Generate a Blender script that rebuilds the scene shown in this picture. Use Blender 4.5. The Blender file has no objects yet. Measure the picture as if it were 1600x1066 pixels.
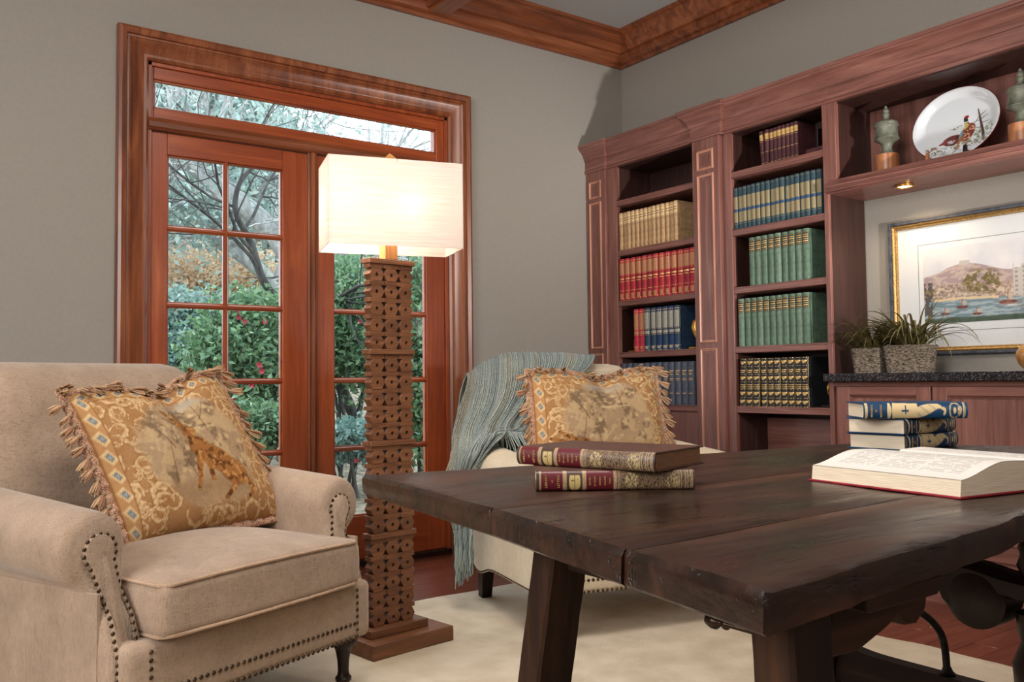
import bpy, bmesh, math, random
import numpy as np
from mathutils import Vector, Matrix, noise as mnoise
random.seed(7); np.random.seed(7)
D=bpy.data; SC=bpy.context.scene; COL=SC.collection
R=math.radians; PI=math.pi

# ------------------------------------------------------------------ camera, world, lights
def setup():
    cd=D.cameras.new('camera'); cam=D.objects.new('camera',cd); COL.objects.link(cam)
    cd.sensor_fit='HORIZONTAL'; cd.sensor_width=36.0; cd.lens=1380.0/1600*36
    P,Y,Ro=R(2.55),R(54.3),R(-0.68)
    f=Vector((math.cos(Y)*math.cos(P),math.sin(Y)*math.cos(P),math.sin(P)))
    rt=Vector((math.sin(Y),-math.cos(Y),0)); up=rt.cross(f)
    rt,up=rt*math.cos(Ro)+up*math.sin(Ro),-rt*math.sin(Ro)+up*math.cos(Ro)
    m=Matrix((rt,up,-f)).transposed().to_4x4(); m.translation=Vector((0,0,.93))
    cam.matrix_world=m; cd.clip_start=.02; cd.clip_end=200
    SC.camera=cam
    w=D.worlds.new('overcast_sky'); SC.world=w; w.use_nodes=True
    nt=w.node_tree; bg=nt.nodes['Background']
    bg.inputs[0].default_value=(.86,.93,1,1); bg.inputs[1].default_value=4.5
    vs=SC.view_settings
    SC.display_settings.display_device='sRGB'
    vs.view_transform='Standard'; vs.look='None'; vs.gamma=1; vs.use_curve_mapping=False
    vs.exposure=0.0
setup()
def light(name,kind,loc,energy,color,size=.1,size2=None,target=None,spot=None,blend=.5):
    l=D.lights.new(name,kind); o=D.objects.new(name,l); COL.objects.link(o); o.location=loc
    l.energy=energy; l.color=color
    if kind=='AREA':
        l.size=size
        if size2: l.shape='RECTANGLE'; l.size_y=size2
    elif kind=='SUN': l.angle=size
    else: l.shadow_soft_size=size
    if kind=='SPOT': l.spot_size=R(spot); l.spot_blend=blend
    if target is not None:
        o.rotation_euler=(Vector(target)-Vector(loc)).to_track_quat('-Z','Y').to_euler()
    return o
DAY=(.90,.95,1); WARM=(1,.78,.55); NEU=(1,.95,.88)
light('window_daylight','AREA',(-1.95,.9,2.0),118,(1,.975,.95),2.2,1.5,(2.6,2.2,1.15))
light('ceiling_light','AREA',(1.0,1.35,3.0),50,(1,.93,.84),.9,.9,(1.5,1.6,0))
light('fill_light','AREA',(1.1,-2.3,2.2),22,(1,.96,.92),1.0,1.3,(2.6,3.6,1.3))  # added fill from behind the camera, no window there
o=light('side_lamp','AREA',(2.92,.3,1.14),9,(1,.95,.9),.10,.10,(3.5,4.1,2.2)); o.data.spread=R(62)
# the two bulbs in the floor lamp and the puck light under the display shelf
light('lamp_bulb','POINT',(1.53,2.76,1.56),3.0,(1,.86,.70),.035)
light('lamp_bulb','POINT',(1.325,2.862,1.55),9.5,(1,.9,.78),.035)
light('puck_bulb','SPOT',(3.66,2.12,1.758),8,(1,.78,.50),.02,None,(3.72,2.12,0),140,.7)
light('puck_bulb','SPOT',(3.66,1.30,1.758),18,(1,.90,.78),.02,None,(3.74,1.34,0),150,.7)  # unseen second puck, added to brighten the mat and alcove wall

# ------------------------------------------------------------------ material helpers
def lin(c): return tuple(((x/255)/12.92 if x/255<=.04045 else ((x/255+.055)/1.055)**2.4) for x in c)+(1,)
def newmat(name):
    m=D.materials.new(name); m.use_nodes=True; nt=m.node_tree
    return m,nt,nt.nodes['Principled BSDF'],nt.nodes,nt.links
def plain(name,c,rough=.5,metal=0,spec=.5,emit=None,es=0,trans=0,sheen=0):
    m,nt,b,N,L=newmat(name); b.inputs['Base Color'].default_value=lin(c)
    b.inputs['Roughness'].default_value=rough; b.inputs['Metallic'].default_value=metal
    b.inputs['Specular IOR Level'].default_value=spec
    if emit: b.inputs['Emission Color'].default_value=lin(emit); b.inputs['Emission Strength'].default_value=es
    return m
def ramp(N,L,src,stops):
    r=N.new('ShaderNodeValToRGB'); cr=r.color_ramp
    while len(cr.elements)<len(stops): cr.elements.new(.5)
    for e,(p,c) in zip(cr.elements,stops): e.position=p; e.color=c if len(c)==4 else lin(c)
    L.new(src,r.inputs[0]); return r
def noisy(name,c1,c2,scale=20,rough=.6,bump=.1,bscale=None,detail=4,stretch=(1,1,1),metal=0,spec=.5,bd=.002,distort=0,lo=.35,hi=.65):
    m,nt,b,N,L=newmat(name)
    tc=N.new('ShaderNodeTexCoord'); mp=N.new('ShaderNodeMapping'); mp.inputs['Scale'].default_value=stretch
    L.new(tc.outputs['Object'],mp.inputs[0])
    n=N.new('ShaderNodeTexNoise'); n.inputs['Scale'].default_value=scale; n.inputs['Detail'].default_value=detail; n.inputs['Distortion'].default_value=distort
    L.new(mp.outputs[0],n.inputs['Vector'])
    r=ramp(N,L,n.outputs['Fac'],[(lo,c1),(hi,c2)]); L.new(r.outputs[0],b.inputs['Base Color'])
    b.inputs['Roughness'].default_value=rough; b.inputs['Metallic'].default_value=metal; b.inputs['Specular IOR Level'].default_value=spec
    if bump:
        n2=N.new('ShaderNodeTexNoise'); n2.inputs['Scale'].default_value=bscale or scale*4; n2.inputs['Detail'].default_value=3
        L.new(mp.outputs[0],n2.inputs['Vector'])
        bp=N.new('ShaderNodeBump'); bp.inputs['Strength'].default_value=bump; bp.inputs['Distance'].default_value=bd
        L.new(n2.outputs['Fac'],bp.inputs['Height']); L.new(bp.outputs[0],b.inputs['Normal'])
    return m
def wood(name,dark,mid,lite,axis='z',sc=1.0,rough=.38,bump=.15,coat=.15,lo=.3,hi=.72,spec=.5,age=0):
    m,nt,b,N,L=newmat(name); b.inputs['Specular IOR Level'].default_value=spec
    tc=N.new('ShaderNodeTexCoord'); mp=N.new('ShaderNodeMapping')
    s=[9*sc]*3; s['xyz'.index(axis)]=.9*sc; mp.inputs['Scale'].default_value=s
    oi=N.new('ShaderNodeObjectInfo'); ad=N.new('ShaderNodeVectorMath'); ad.operation='ADD'
    mu=N.new('ShaderNodeMath'); mu.operation='MULTIPLY'; mu.inputs[1].default_value=13
    L.new(oi.outputs['Random'],mu.inputs[0]); L.new(tc.outputs['Object'],ad.inputs[0]); L.new(mu.outputs[0],ad.inputs[1])
    L.new(ad.outputs[0],mp.inputs[0])
    n=N.new('ShaderNodeTexNoise'); n.inputs['Scale'].default_value=1.3; n.inputs['Detail'].default_value=6; n.inputs['Distortion'].default_value=1.6; n.inputs['Roughness'].default_value=.6
    L.new(mp.outputs[0],n.inputs['Vector'])
    r=ramp(N,L,n.outputs['Fac'],[(lo,dark),(.5,mid),(hi,lite)])
    mp2=N.new('ShaderNodeMapping'); s2=[110*sc]*3; s2['xyz'.index(axis)]=3*sc; mp2.inputs['Scale'].default_value=s2
    L.new(ad.outputs[0],mp2.inputs[0])
    n2=N.new('ShaderNodeTexNoise'); n2.inputs['Scale'].default_value=1; n2.inputs['Detail'].default_value=2
    L.new(mp2.outputs[0],n2.inputs['Vector'])
    g=ramp(N,L,n2.outputs['Fac'],[(.35,(.72,.70,.68,1)),(.6,(1,1,1,1))])
    mx=N.new('ShaderNodeMix'); mx.data_type='RGBA'; mx.blend_type='MULTIPLY'; mx.inputs[0].default_value=.75
    L.new(r.outputs[0],mx.inputs[6]); L.new(g.outputs[0],mx.inputs[7]); L.new(mx.outputs[2],b.inputs['Base Color'])
    b.inputs['Roughness'].default_value=rough; b.inputs['Coat Weight'].default_value=coat; b.inputs['Coat Roughness'].default_value=.25
    hsrc=n2.outputs['Fac']
    if age:   # blotches, scratches along the grain, worn patches that are duller
        bl=N.new('ShaderNodeTexNoise'); bl.inputs['Scale'].default_value=3.2; bl.inputs['Detail'].default_value=7; bl.inputs['Roughness'].default_value=.65; bl.inputs['Distortion'].default_value=.8
        mp3=N.new('ShaderNodeMapping'); s3=[2.2]*3; s3['xyz'.index(axis)]=.8; mp3.inputs['Scale'].default_value=s3; L.new(ad.outputs[0],mp3.inputs[0]); L.new(mp3.outputs[0],bl.inputs['Vector'])
        br=ramp(N,L,bl.outputs['Fac'],[(.34,(.45,.42,.42,1)),(.50,(1,1,1,1)),(.66,(1.75,1.5,1.3,1))])
        m2=N.new('ShaderNodeMix'); m2.data_type='RGBA'; m2.blend_type='MULTIPLY'; m2.inputs[0].default_value=age
        L.new(mx.outputs[2],m2.inputs[6]); L.new(br.outputs[0],m2.inputs[7])
        sc_=N.new('ShaderNodeTexNoise'); sc_.inputs['Scale'].default_value=1; sc_.inputs['Detail'].default_value=4; sc_.inputs['Distortion'].default_value=.6
        mp4=N.new('ShaderNodeMapping'); s4=[46]*3; s4['xyz'.index(axis)]=4.5; mp4.inputs['Scale'].default_value=s4; L.new(ad.outputs[0],mp4.inputs[0]); L.new(mp4.outputs[0],sc_.inputs['Vector'])
        sr=ramp(N,L,sc_.outputs['Fac'],[(.30,(.25,.22,.2,1)),(.37,(1,1,1,1))])
        m3=N.new('ShaderNodeMix'); m3.data_type='RGBA'; m3.blend_type='MULTIPLY'; m3.inputs[0].default_value=.8
        L.new(m2.outputs[2],m3.inputs[6]); L.new(sr.outputs[0],m3.inputs[7]); L.new(m3.outputs[2],b.inputs['Base Color'])
        mr=N.new('ShaderNodeMapRange'); mr.inputs['From Min'].default_value=.35; mr.inputs['From Max'].default_value=.65; mr.inputs['To Min'].default_value=rough-.10; mr.inputs['To Max'].default_value=rough+.16
        L.new(bl.outputs['Fac'],mr.inputs['Value']); L.new(mr.outputs[0],b.inputs['Roughness'])
        ha=N.new('ShaderNodeMath'); ha.operation='MULTIPLY_ADD'; ha.inputs[1].default_value=2.5; L.new(sr.outputs[0],ha.inputs[0]); L.new(n2.outputs['Fac'],ha.inputs[2]); 
        hb=N.new('ShaderNodeMath'); hb.operation='MULTIPLY_ADD'; hb.inputs[1].default_value=3.0; L.new(bl.outputs['Fac'],hb.inputs[0]); L.new(ha.outputs[0],hb.inputs[2]); hsrc=hb.outputs[0]
    bp=N.new('ShaderNodeBump'); bp.inputs['Strength'].default_value=bump; bp.inputs['Distance'].default_value=.001
    L.new(hsrc,bp.inputs['Height']); L.new(bp.outputs[0],b.inputs['Normal'])
    return m
def wood3(name,*a,**k): return {ax:wood(name+'_'+ax,*a,axis=ax,**k) for ax in 'xyz'}
def linen(name,c1,c2,sc=1.0):
    m,nt,b,N,L=newmat(name)
    tc=N.new('ShaderNodeTexCoord')
    n=N.new('ShaderNodeTexNoise'); n.inputs['Scale'].default_value=9*sc; n.inputs['Detail'].default_value=8; n.inputs['Roughness'].default_value=.75
    L.new(tc.outputs['Object'],n.inputs['Vector'])
    r=ramp(N,L,n.outputs['Fac'],[(.3,c1),(.7,c2)])
    hs=[]
    for ax in (0,2):
        mp=N.new('ShaderNodeMapping'); s=[700,700,700]; s[ax]=90; mp.inputs['Scale'].default_value=s
        L.new(tc.outputs['Object'],mp.inputs[0])
        t=N.new('ShaderNodeTexNoise'); t.inputs['Scale'].default_value=.55*sc; t.inputs['Detail'].default_value=1
        L.new(mp.outputs[0],t.inputs['Vector']); hs.append(t)
    ma=N.new('ShaderNodeMath'); ma.operation='ADD'; L.new(hs[0].outputs['Fac'],ma.inputs[0]); L.new(hs[1].outputs['Fac'],ma.inputs[1])
    g=ramp(N,L,ma.outputs[0],[(.0,(.6,.58,.56,1)),(1,(1.0,1.0,1.0,1))]); g.color_ramp.elements[0].position=.75; g.color_ramp.elements[1].position=1.0
    mx=N.new('ShaderNodeMix'); mx.data_type='RGBA'; mx.blend_type='MULTIPLY'; mx.inputs[0].default_value=.55
    L.new(r.outputs[0],mx.inputs[6]); L.new(g.outputs[0],mx.inputs[7]); L.new(mx.outputs[2],b.inputs['Base Color'])
    b.inputs['Roughness'].default_value=.95; b.inputs['Specular IOR Level'].default_value=.15; b.inputs['Sheen Weight'].default_value=.25
    bp=N.new('ShaderNodeBump'); bp.inputs['Strength'].default_value=.5; bp.inputs['Distance'].default_value=.0012
    L.new(ma.outputs[0],bp.inputs['Height']); L.new(bp.outputs[0],b.inputs['Normal'])
    return m
def painted(name,rough=.8,spec=.2,bump=0,bscale=500,coat=0):
    m,nt,b,N,L=newmat(name); a=N.new('ShaderNodeAttribute'); a.attribute_name='Col'
    L.new(a.outputs['Color'],b.inputs['Base Color']); b.inputs['Roughness'].default_value=rough; b.inputs['Specular IOR Level'].default_value=spec
    b.inputs['Coat Weight'].default_value=coat; b.inputs['Coat Roughness'].default_value=.08
    if bump:
        tc=N.new('ShaderNodeTexCoord'); n=N.new('ShaderNodeTexNoise'); n.inputs['Scale'].default_value=bscale
        L.new(tc.outputs['Object'],n.inputs['Vector'])
        bp=N.new('ShaderNodeBump'); bp.inputs['Strength'].default_value=bump; bp.inputs['Distance'].default_value=.001
        L.new(n.outputs['Fac'],bp.inputs['Height']); L.new(bp.outputs[0],b.inputs['Normal'])
    return m
def island(name,cols,rough=.6,spec=.3,transl=0):
    m,nt,b,N,L=newmat(name); g=N.new('ShaderNodeNewGeometry')
    r=ramp(N,L,g.outputs['Random Per Island'],[(i/(len(cols)-1),c) for i,c in enumerate(cols)])
    L.new(r.outputs[0],b.inputs['Base Color']); b.inputs['Roughness'].default_value=rough; b.inputs['Specular IOR Level'].default_value=spec
    if transl:
        t=N.new('ShaderNodeBsdfTranslucent'); L.new(r.outputs[0],t.inputs[0]); mx=N.new('ShaderNodeMixShader'); mx.inputs[0].default_value=transl
        L.new(b.outputs[0],mx.inputs[1]); L.new(t.outputs[0],mx.inputs[2]); L.new(mx.outputs[0],N['Material Output'].inputs[0])
    return m
def glass(name,tint=(.93,.97,.98,1),ior=1.45,gain=1.0):
    m,nt,b,N,L=newmat(name); N.remove(b)
    t=N.new('ShaderNodeBsdfTransparent'); t.inputs[0].default_value=tint
    g=N.new('ShaderNodeBsdfGlossy'); g.inputs['Roughness'].default_value=.01
    lw=N.new('ShaderNodeLayerWeight'); pw=N.new('ShaderNodeMath'); pw.operation='POWER'; pw.inputs[1].default_value=5; L.new(lw.outputs['Facing'],pw.inputs[0])
    f0=((ior-1)/(ior+1))**2; mu=N.new('ShaderNodeMath'); mu.operation='MULTIPLY_ADD'; mu.inputs[1].default_value=(1-f0)*gain; mu.inputs[2].default_value=f0*gain; mu.use_clamp=True
    L.new(pw.outputs[0],mu.inputs[0])
    mx=N.new('ShaderNodeMixShader'); L.new(mu.outputs[0],mx.inputs[0]); L.new(t.outputs[0],mx.inputs[1]); L.new(g.outputs[0],mx.inputs[2])
    L.new(mx.outputs[0],N['Material Output'].inputs[0]); return m

M={}
M['wall']=noisy('wall_paint',(152,146,138),(155,149,141),60,.75,.06,220,spec=.25,bd=.001)
M['ceiling']=noisy('ceiling_paint',(172,172,172),(176,176,176),60,.85,.03,200)
TRIM=wood3('stained_trim',(92,46,24),(134,72,40),(166,100,62),sc=1.0,rough=.36,bump=.2,coat=.35)
DOOR=wood3('door_mahogany',(128,52,20),(156,70,30),(176,88,42),sc=.8,rough=.35,bump=.1,coat=.35)
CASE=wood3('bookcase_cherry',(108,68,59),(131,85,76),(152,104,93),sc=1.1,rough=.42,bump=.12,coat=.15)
M['case_in']=wood('bookcase_interior_shaded',(46,24,20),(58,32,27),(70,42,35),axis='z',sc=.8,rough=.5,bump=.08,coat=.05)  # cherry darkened: shade of the recesses put into the colour
M['bead']=wood('lit_bead_moulding',(170,112,92),(194,138,114),(212,160,136),axis='z',rough=.35)  # lighter cherry: highlight on the cut edges put into the colour
FLOOR=wood('cherry_floor',(96,44,30),(118,60,42),(136,78,58),axis='x',sc=.8,rough=.24,bump=.05,coat=.4)
TABLE={a:wood('old_oak_'+a,(22,12,8),(42,24,16),(74,44,28),axis=a,sc=.55,rough=.34,bump=.9,coat=.12,spec=.42,age=1.0) for a in 'xyz'}
LEGW={a:wood('trestle_oak_'+a,(24,13,9),(42,24,15),(68,42,26),axis=a,sc=.8,rough=.6,bump=.6,coat=0,spec=.2) for a in 'xyz'}
CARV=wood3('carved_lamp_wood',(92,56,34),(120,76,48),(142,94,62),sc=1.6,rough=.55,bump=.35,coat=.03)
DARKW=wood3('dark_walnut',(20,10,7),(32,16,11),(46,24,16),sc=1,rough=.42,bump=.1,coat=.05,spec=.28)
M['linen1']=linen('linen_sand',(150,128,109),(177,153,132))
M['linen2']=linen('linen_cream',(196,178,150),(214,198,172))
M['welt1']=linen('linen_welt',(168,138,114),(190,160,134))
M['nail']=noisy('bronze_nail',(48,36,28),(92,72,54),90,.35,0,metal=.8)
M['rug']=noisy('wool_rug',(204,188,164),(222,208,188),7,.98,.8,420,spec=.05,bd=.004,detail=6)
M['rugpile']=M['rug']
M['iron']=noisy('wrought_iron',(22,18,16),(44,38,34),60,.45,.3,200,metal=.6)
M['knob']=plain('bronze_knob',(58,44,34),.3,.8)
M['granite']=noisy('black_granite',(22,22,26),(96,92,98),170,.18,0,detail=8,lo=.5,hi=.72)
M['brass']=noisy('gilt_brass',(170,124,52),(214,170,84),30,.3,.1,metal=.9)
M['gold']=noisy('gilt',(196,154,86),(226,192,128),300,.35,0,metal=.35)
M['paper']=noisy('page_edges',(214,196,170),(232,216,192),900,.85,.3,900,stretch=(.02,.02,1))
M['urn']=noisy('grey_green_glaze',(80,84,72),(114,116,102),30,.5,.1,120)
M['urnbase']=wood('turned_oak_base',(140,84,48),(170,108,66),(194,132,86),axis='z',sc=1.4)
M['porcelain']=painted('glazed_porcelain',.12,.6,coat=.6)
M['redrim']=plain('red_rim',(120,30,34),.3)
M['mat']=plain('mat_board',(226,228,230),.8)
M['print']=painted('aquatint_print',.8,.1)
M['frameblue']=noisy('slate_blue_frame',(58,62,72),(84,88,98),40,.4,.1)
M['framegold']=noisy('gold_leaf',(138,102,56),(196,160,98),160,.42,.3,260,metal=.6)
M['glass']=glass('window_glass')
M['picglass']=glass('picture_glass',(1,1,1,1),1.5,1.6)
M['tapestry']=painted('woven_tapestry',.9,.1,.7,900)
M['braid']=noisy('braid_trim',(112,54,50),(222,184,150),420,.9,.8,600,lo=.42,hi=.58)
M['tassel']=island('tassel_thread',[(150,106,80),(206,170,132),(116,94,76),(220,188,152),(172,116,90)],.9,.1)
M['knit']=None
M['basket']=noisy('woven_seagrass',(58,48,42),(156,140,122),75,.9,1.0,110,stretch=(1,1,2.2),bd=.008)
M['leaf']=island('spider_leaf',[(40,58,24),(74,92,38),(78,52,42),(104,116,56),(52,70,32)],.5,.4,.2)
M['puck']=plain('puck_lens',(255,240,210),.3,emit=(255,232,190),es=9)
M['shell']=noisy('amber_glaze',(150,100,52),(196,150,92),20,.18,0)
def knit():
    m,nt,b,N,L=newmat('chenille_knit')
    tc=N.new('ShaderNodeTexCoord')
    n=N.new('ShaderNodeTexNoise'); n.inputs['Scale'].default_value=6; n.inputs['Detail'].default_value=4
    mp=N.new('ShaderNodeMapping'); mp.inputs['Scale'].default_value=(9,.6,1); L.new(tc.outputs['UV'],mp.inputs[0]); L.new(mp.outputs[0],n.inputs['Vector']); n.inputs['Scale'].default_value=1
    r=ramp(N,L,n.outputs['Fac'],[(.28,(138,156,156)),(.5,(174,186,182)),(.66,(184,178,154))])
    v=N.new('ShaderNodeTexNoise'); v.inputs['Scale'].default_value=260; v.inputs['Detail'].default_value=2; L.new(tc.outputs['Object'],v.inputs['Vector'])
    g=ramp(N,L,v.outputs['Fac'],[(.38,(.42,.46,.47,1)),(.60,(1.2,1.2,1.16,1))])
    mx=N.new('ShaderNodeMix'); mx.data_type='RGBA'; mx.blend_type='MULTIPLY'; mx.inputs[0].default_value=.8
    L.new(r.outputs[0],mx.inputs[6]); L.new(g.outputs[0],mx.inputs[7]); L.new(mx.outputs[2],b.inputs['Base Color'])
    w=N.new('ShaderNodeTexWave'); w.inputs['Scale'].default_value=22; w.inputs['Distortion'].default_value=1.0; w.inputs['Detail'].default_value=1
    L.new(tc.outputs['UV'],w.inputs['Vector'])
    ma=N.new('ShaderNodeMath'); ma.operation='ADD'; L.new(w.outputs['Fac'],ma.inputs[0]); L.new(v.outputs['Fac'],ma.inputs[1])
    bp=N.new('ShaderNodeBump'); bp.inputs['Strength'].default_value=1.0; bp.inputs['Distance'].default_value=.009
    L.new(ma.outputs[0],bp.inputs['Height']); L.new(bp.outputs[0],b.inputs['Normal'])
    b.inputs['Roughness'].default_value=.95; b.inputs['Specular IOR Level'].default_value=.1; b.inputs['Sheen Weight'].default_value=.3
    return m
M['knit']=knit()
def shade_mat():
    m,nt,b,N,L=newmat('linen_shade'); N.remove(b)
    tc=N.new('ShaderNodeTexCoord'); mp=N.new('ShaderNodeMapping'); mp.inputs['Scale'].default_value=(3,3,120)
    L.new(tc.outputs['Object'],mp.inputs[0]); n=N.new('ShaderNodeTexNoise'); n.inputs['Scale'].default_value=2; n.inputs['Detail'].default_value=3; L.new(mp.outputs[0],n.inputs['Vector'])
    r=ramp(N,L,n.outputs['Fac'],[(.3,(232,220,212)),(.6,(244,236,230))])
    d=N.new('ShaderNodeBsdfDiffuse'); t=N.new('ShaderNodeBsdfTranslucent'); L.new(r.outputs[0],d.inputs[0]); L.new(r.outputs[0],t.inputs[0])
    mx=N.new('ShaderNodeMixShader'); mx.inputs[0].default_value=.45; L.new(d.outputs[0],mx.inputs[1]); L.new(t.outputs[0],mx.inputs[2])
    L.new(mx.outputs[0],N['Material Output'].inputs[0]); return m
M['shade']=shade_mat()

# ------------------------------------------------------------------ mesh builder
class MB:
    def __init__(s): s.v=[]; s.f=[]; s.m=[]; s.uv=None
    def add(s,vs,fs,mi=0):
        k=len(s.v); s.v+= [tuple(p) for p in vs]; s.f+=[tuple(i+k for i in f) for f in fs]; s.m+=[mi]*len(fs); return s
    def box(s,x0,x1,y0,y1,z0,z1,mi=0):
        if x0>x1:x0,x1=x1,x0
        if y0>y1:y0,y1=y1,y0
        if z0>z1:z0,z1=z1,z0
        v=[(x,y,z) for z in (z0,z1) for y in (y0,y1) for x in (x0,x1)]
        return s.add(v,[(0,2,3,1),(4,5,7,6),(0,1,5,4),(2,6,7,3),(0,4,6,2),(1,3,7,5)],mi)
    def hexa(s,a,b,mi=0):   # two quads (bottom, top), CCW seen from above
        return s.add(list(a)+list(b),[(3,2,1,0),(4,5,6,7)]+[(i,(i+1)%4,4+(i+1)%4,4+i) for i in range(4)],mi)
    def prism(s,poly,z0,z1,mi=0,fn=None):   # polygon in xy extruded in z ; fn maps
        n=len(poly); fn=fn or (lambda x,y,z:(x,y,z))
        v=[fn(x,y,z0) for x,y in poly]+[fn(x,y,z1) for x,y in poly]
        return s.add(v,[tuple(range(n-1,-1,-1)),tuple(range(n,2*n))]+[(i,(i+1)%n,n+(i+1)%n,n+i) for i in range(n)],mi)
    def loft(s,rings,cap=True,closed=True,mi=0):
        n=len(rings[0]); k=len(s.v); s.v+=[tuple(p) for r in rings for p in r]; fs=[]
        for j in range(len(rings)-1):
            for i in range(n if closed else n-1):
                a=j*n+i; b=j*n+(i+1)%n; fs.append((k+a,k+b,k+b+n,k+a+n))
        if cap: fs.append(tuple(k+i for i in range(n-1,-1,-1))); fs.append(tuple(k+(len(rings)-1)*n+i for i in range(n)))
        s.f+=fs; s.m+=[mi]*len(fs); return s
    def lathe(s,prof,c=(0,0,0),n=16,mi=0,cap=True,axis='z'):
        rings=[]
        for r,z in prof:
            ring=[]
            for i in range(n):
                a=2*PI*i/n; p=(r*math.cos(a),r*math.sin(a),z)
                if axis=='x': p=(z,p[0],p[1])
                elif axis=='y': p=(p[1],z,p[0])
                ring.append((c[0]+p[0],c[1]+p[1],c[2]+p[2]))
            rings.append(ring)
        return s.loft(rings,cap,True,mi)
    def tube(s,pts,r,n=8,mi=0,cap=True,closed=False):
        pts=[Vector(p) for p in pts]; N=len(pts); rr=r if hasattr(r,'__len__') else [r]*N
        rings=[]; prev=None
        for i,p in enumerate(pts):
            if closed: t=(pts[(i+1)%N]-pts[i-1])
            else: t=pts[min(i+1,N-1)]-pts[max(i-1,0)]
            t.normalize()
            if prev is None:
                u=t.cross(Vector((0,0,1))); 
                if u.length<.1: u=t.cross(Vector((1,0,0)))
            else: u=prev-t*prev.dot(t)
            u.normalize(); prev=u; w=t.cross(u)
            rings.append([p+(u*math.cos(2*PI*k/n)+w*math.sin(2*PI*k/n))*rr[i] for k in range(n)])
        if closed: rings.append(rings[0]); cap=False
        return s.loft(rings,cap,True,mi)
    def grid(s,fn,nu,nv,mi=0,flip=False):
        k=len(s.v); s.v+=[tuple(fn(i/(nu-1),j/(nv-1))) for j in range(nv) for i in range(nu)]
        for j in range(nv-1):
            for i in range(nu-1):
                a=k+j*nu+i; f=(a,a+1,a+nu+1,a+nu)
                s.f.append(f[::-1] if flip else f); s.m.append(mi)
        return s
    def rbox(s,c,h,r,n=6,fn=None,mi=0):
        # rounded box: centre c, half sizes h, radius r
        bm=bmesh.new(); bmesh.ops.create_cube(bm,size=2.0); bmesh.ops.subdivide_edges(bm,edges=bm.edges[:],cuts=n,use_grid_fill=True)
        vs=[];
        for v in bm.verts:
            p=[]
            for k in range(3):
                t=v.co[k]; # redistribute so that there are points in the rounded rim
                a=abs(t); e=1-r/h[k]*1.0
                w=(a/ (1-2/(n+1)))*e if a<=(1-2/(n+1))+1e-6 else e+(a-(1-2/(n+1)))/(2/(n+1))*(1-e)
                p.append(math.copysign(w*h[k],t))
            q=[max(-(h[k]-r),min(h[k]-r,p[k])) for k in range(3)]
            d=Vector([p[k]-q[k] for k in range(3)])
            if d.length>1e-9: d=d.normalized()*r
            v.co=Vector(q)+d
            w=(v.co[0]+c[0],v.co[1]+c[1],v.co[2]+c[2])
            if fn: w=fn(*w)
            vs.append(w)
        bm.verts.index_update()
        fs=[tuple(v.index for v in f.verts) for f in bm.faces]; bm.free()
        return s.add(vs,fs,mi)
    def sweep(s,prof,path,mp,mi=0,closed=False):
        # prof: (a,b) a = in-plane offset to the left of the path, b = out of plane ; path 2d ; mp(u,v,b)->3d
        n=len(path); rings=[]
        for i in range(n):
            p=Vector(path[i]); 
            d0=(Vector(path[i])-Vector(path[i-1])).normalized() if (i>0 or closed) else None
            d1=(Vector(path[(i+1)%n])-Vector(path[i])).normalized() if (i<n-1 or closed) else None
            if d0 is None: d0=d1
            if d1 is None: d1=d0
            n0=Vector((-d0.y,d0.x)); n1=Vector((-d1.y,d1.x)); mm=(n0+n1)
            mm=mm/ (1+n0.dot(n1)) 
            rings.append([mp(p.x+mm.x*a,p.y+mm.y*a,b) for a,b in prof])
        if closed: rings.append(rings[0])
        return s.loft(rings,not closed,True,mi)
    def build(s,name,mats,parent=None,smooth=35,bevel=0,seg=2,fixn=True):
        me=D.meshes.new(name); me.from_pydata(s.v,[],s.f)
        if not isinstance(mats,(list,tuple)): mats=[mats]
        for m in mats: me.materials.append(m)
        me.polygons.foreach_set('material_index',s.m)
        if fixn:
            bm=bmesh.new(); bm.from_mesh(me); bmesh.ops.recalc_face_normals(bm,faces=bm.faces); bm.to_mesh(me); bm.free()
        if smooth:
            me.shade_smooth(); me.set_sharp_from_angle(angle=R(smooth))
        me.update(); o=D.objects.new(name,me); COL.objects.link(o)
        if parent is not None: o.parent=parent
        if bevel:
            b=o.modifiers.new('bevel','BEVEL'); b.width=bevel; b.segments=seg; b.limit_method='ANGLE'; b.angle_limit=R(40); b.harden_normals=False
        return o
def tag(o,label=None,cat=None,group=None,kind=None):
    if label: o['label']=label
    if cat: o['category']=cat
    if group: o['group']=group
    if kind: o['kind']=kind
    return o
def thing(name,label,cat,loc=(0,0,0),rz=0,group=None,rot=None):
    o=D.objects.new(name,None); COL.objects.link(o); o.location=loc; o.rotation_euler=rot or (0,0,R(rz)); o.empty_display_size=.05
    return tag(o,label,cat,group)
def bx(name,mat,parent,x0,x1,y0,y1,z0,z1,bevel=.002,kind=None,label=None):
    o=MB().box(x0,x1,y0,y1,z0,z1).build(name,mat,parent,bevel=bevel)
    return tag(o,label,kind=kind)
def copyobj(o,parent=None,loc=None,rot=None):
    c=o.copy(); COL.objects.link(c)
    if parent is not None: c.parent=parent
    if loc is not None: c.location=loc
    if rot is not None: c.rotation_euler=rot
    return c
def dup(root,loc,rot=None,label=None,group=None):
    r=root.copy(); COL.objects.link(r); r.location=loc
    if rot is not None: r.rotation_euler=rot
    if label: r['label']=label
    if group: r['group']=group
    for ch in list(root.children):
        c=copyobj(ch,r)
        for g in list(ch.children): copyobj(g,c)
    return r
def setcol(o,arr):
    me=o.data; a=me.color_attributes.new('Col','FLOAT_COLOR','POINT'); n=len(me.vertices)
    buf=np.ones((n,4),dtype=np.float32); buf[:,:3]=arr; a.data.foreach_set('color',buf.ravel())
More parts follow.
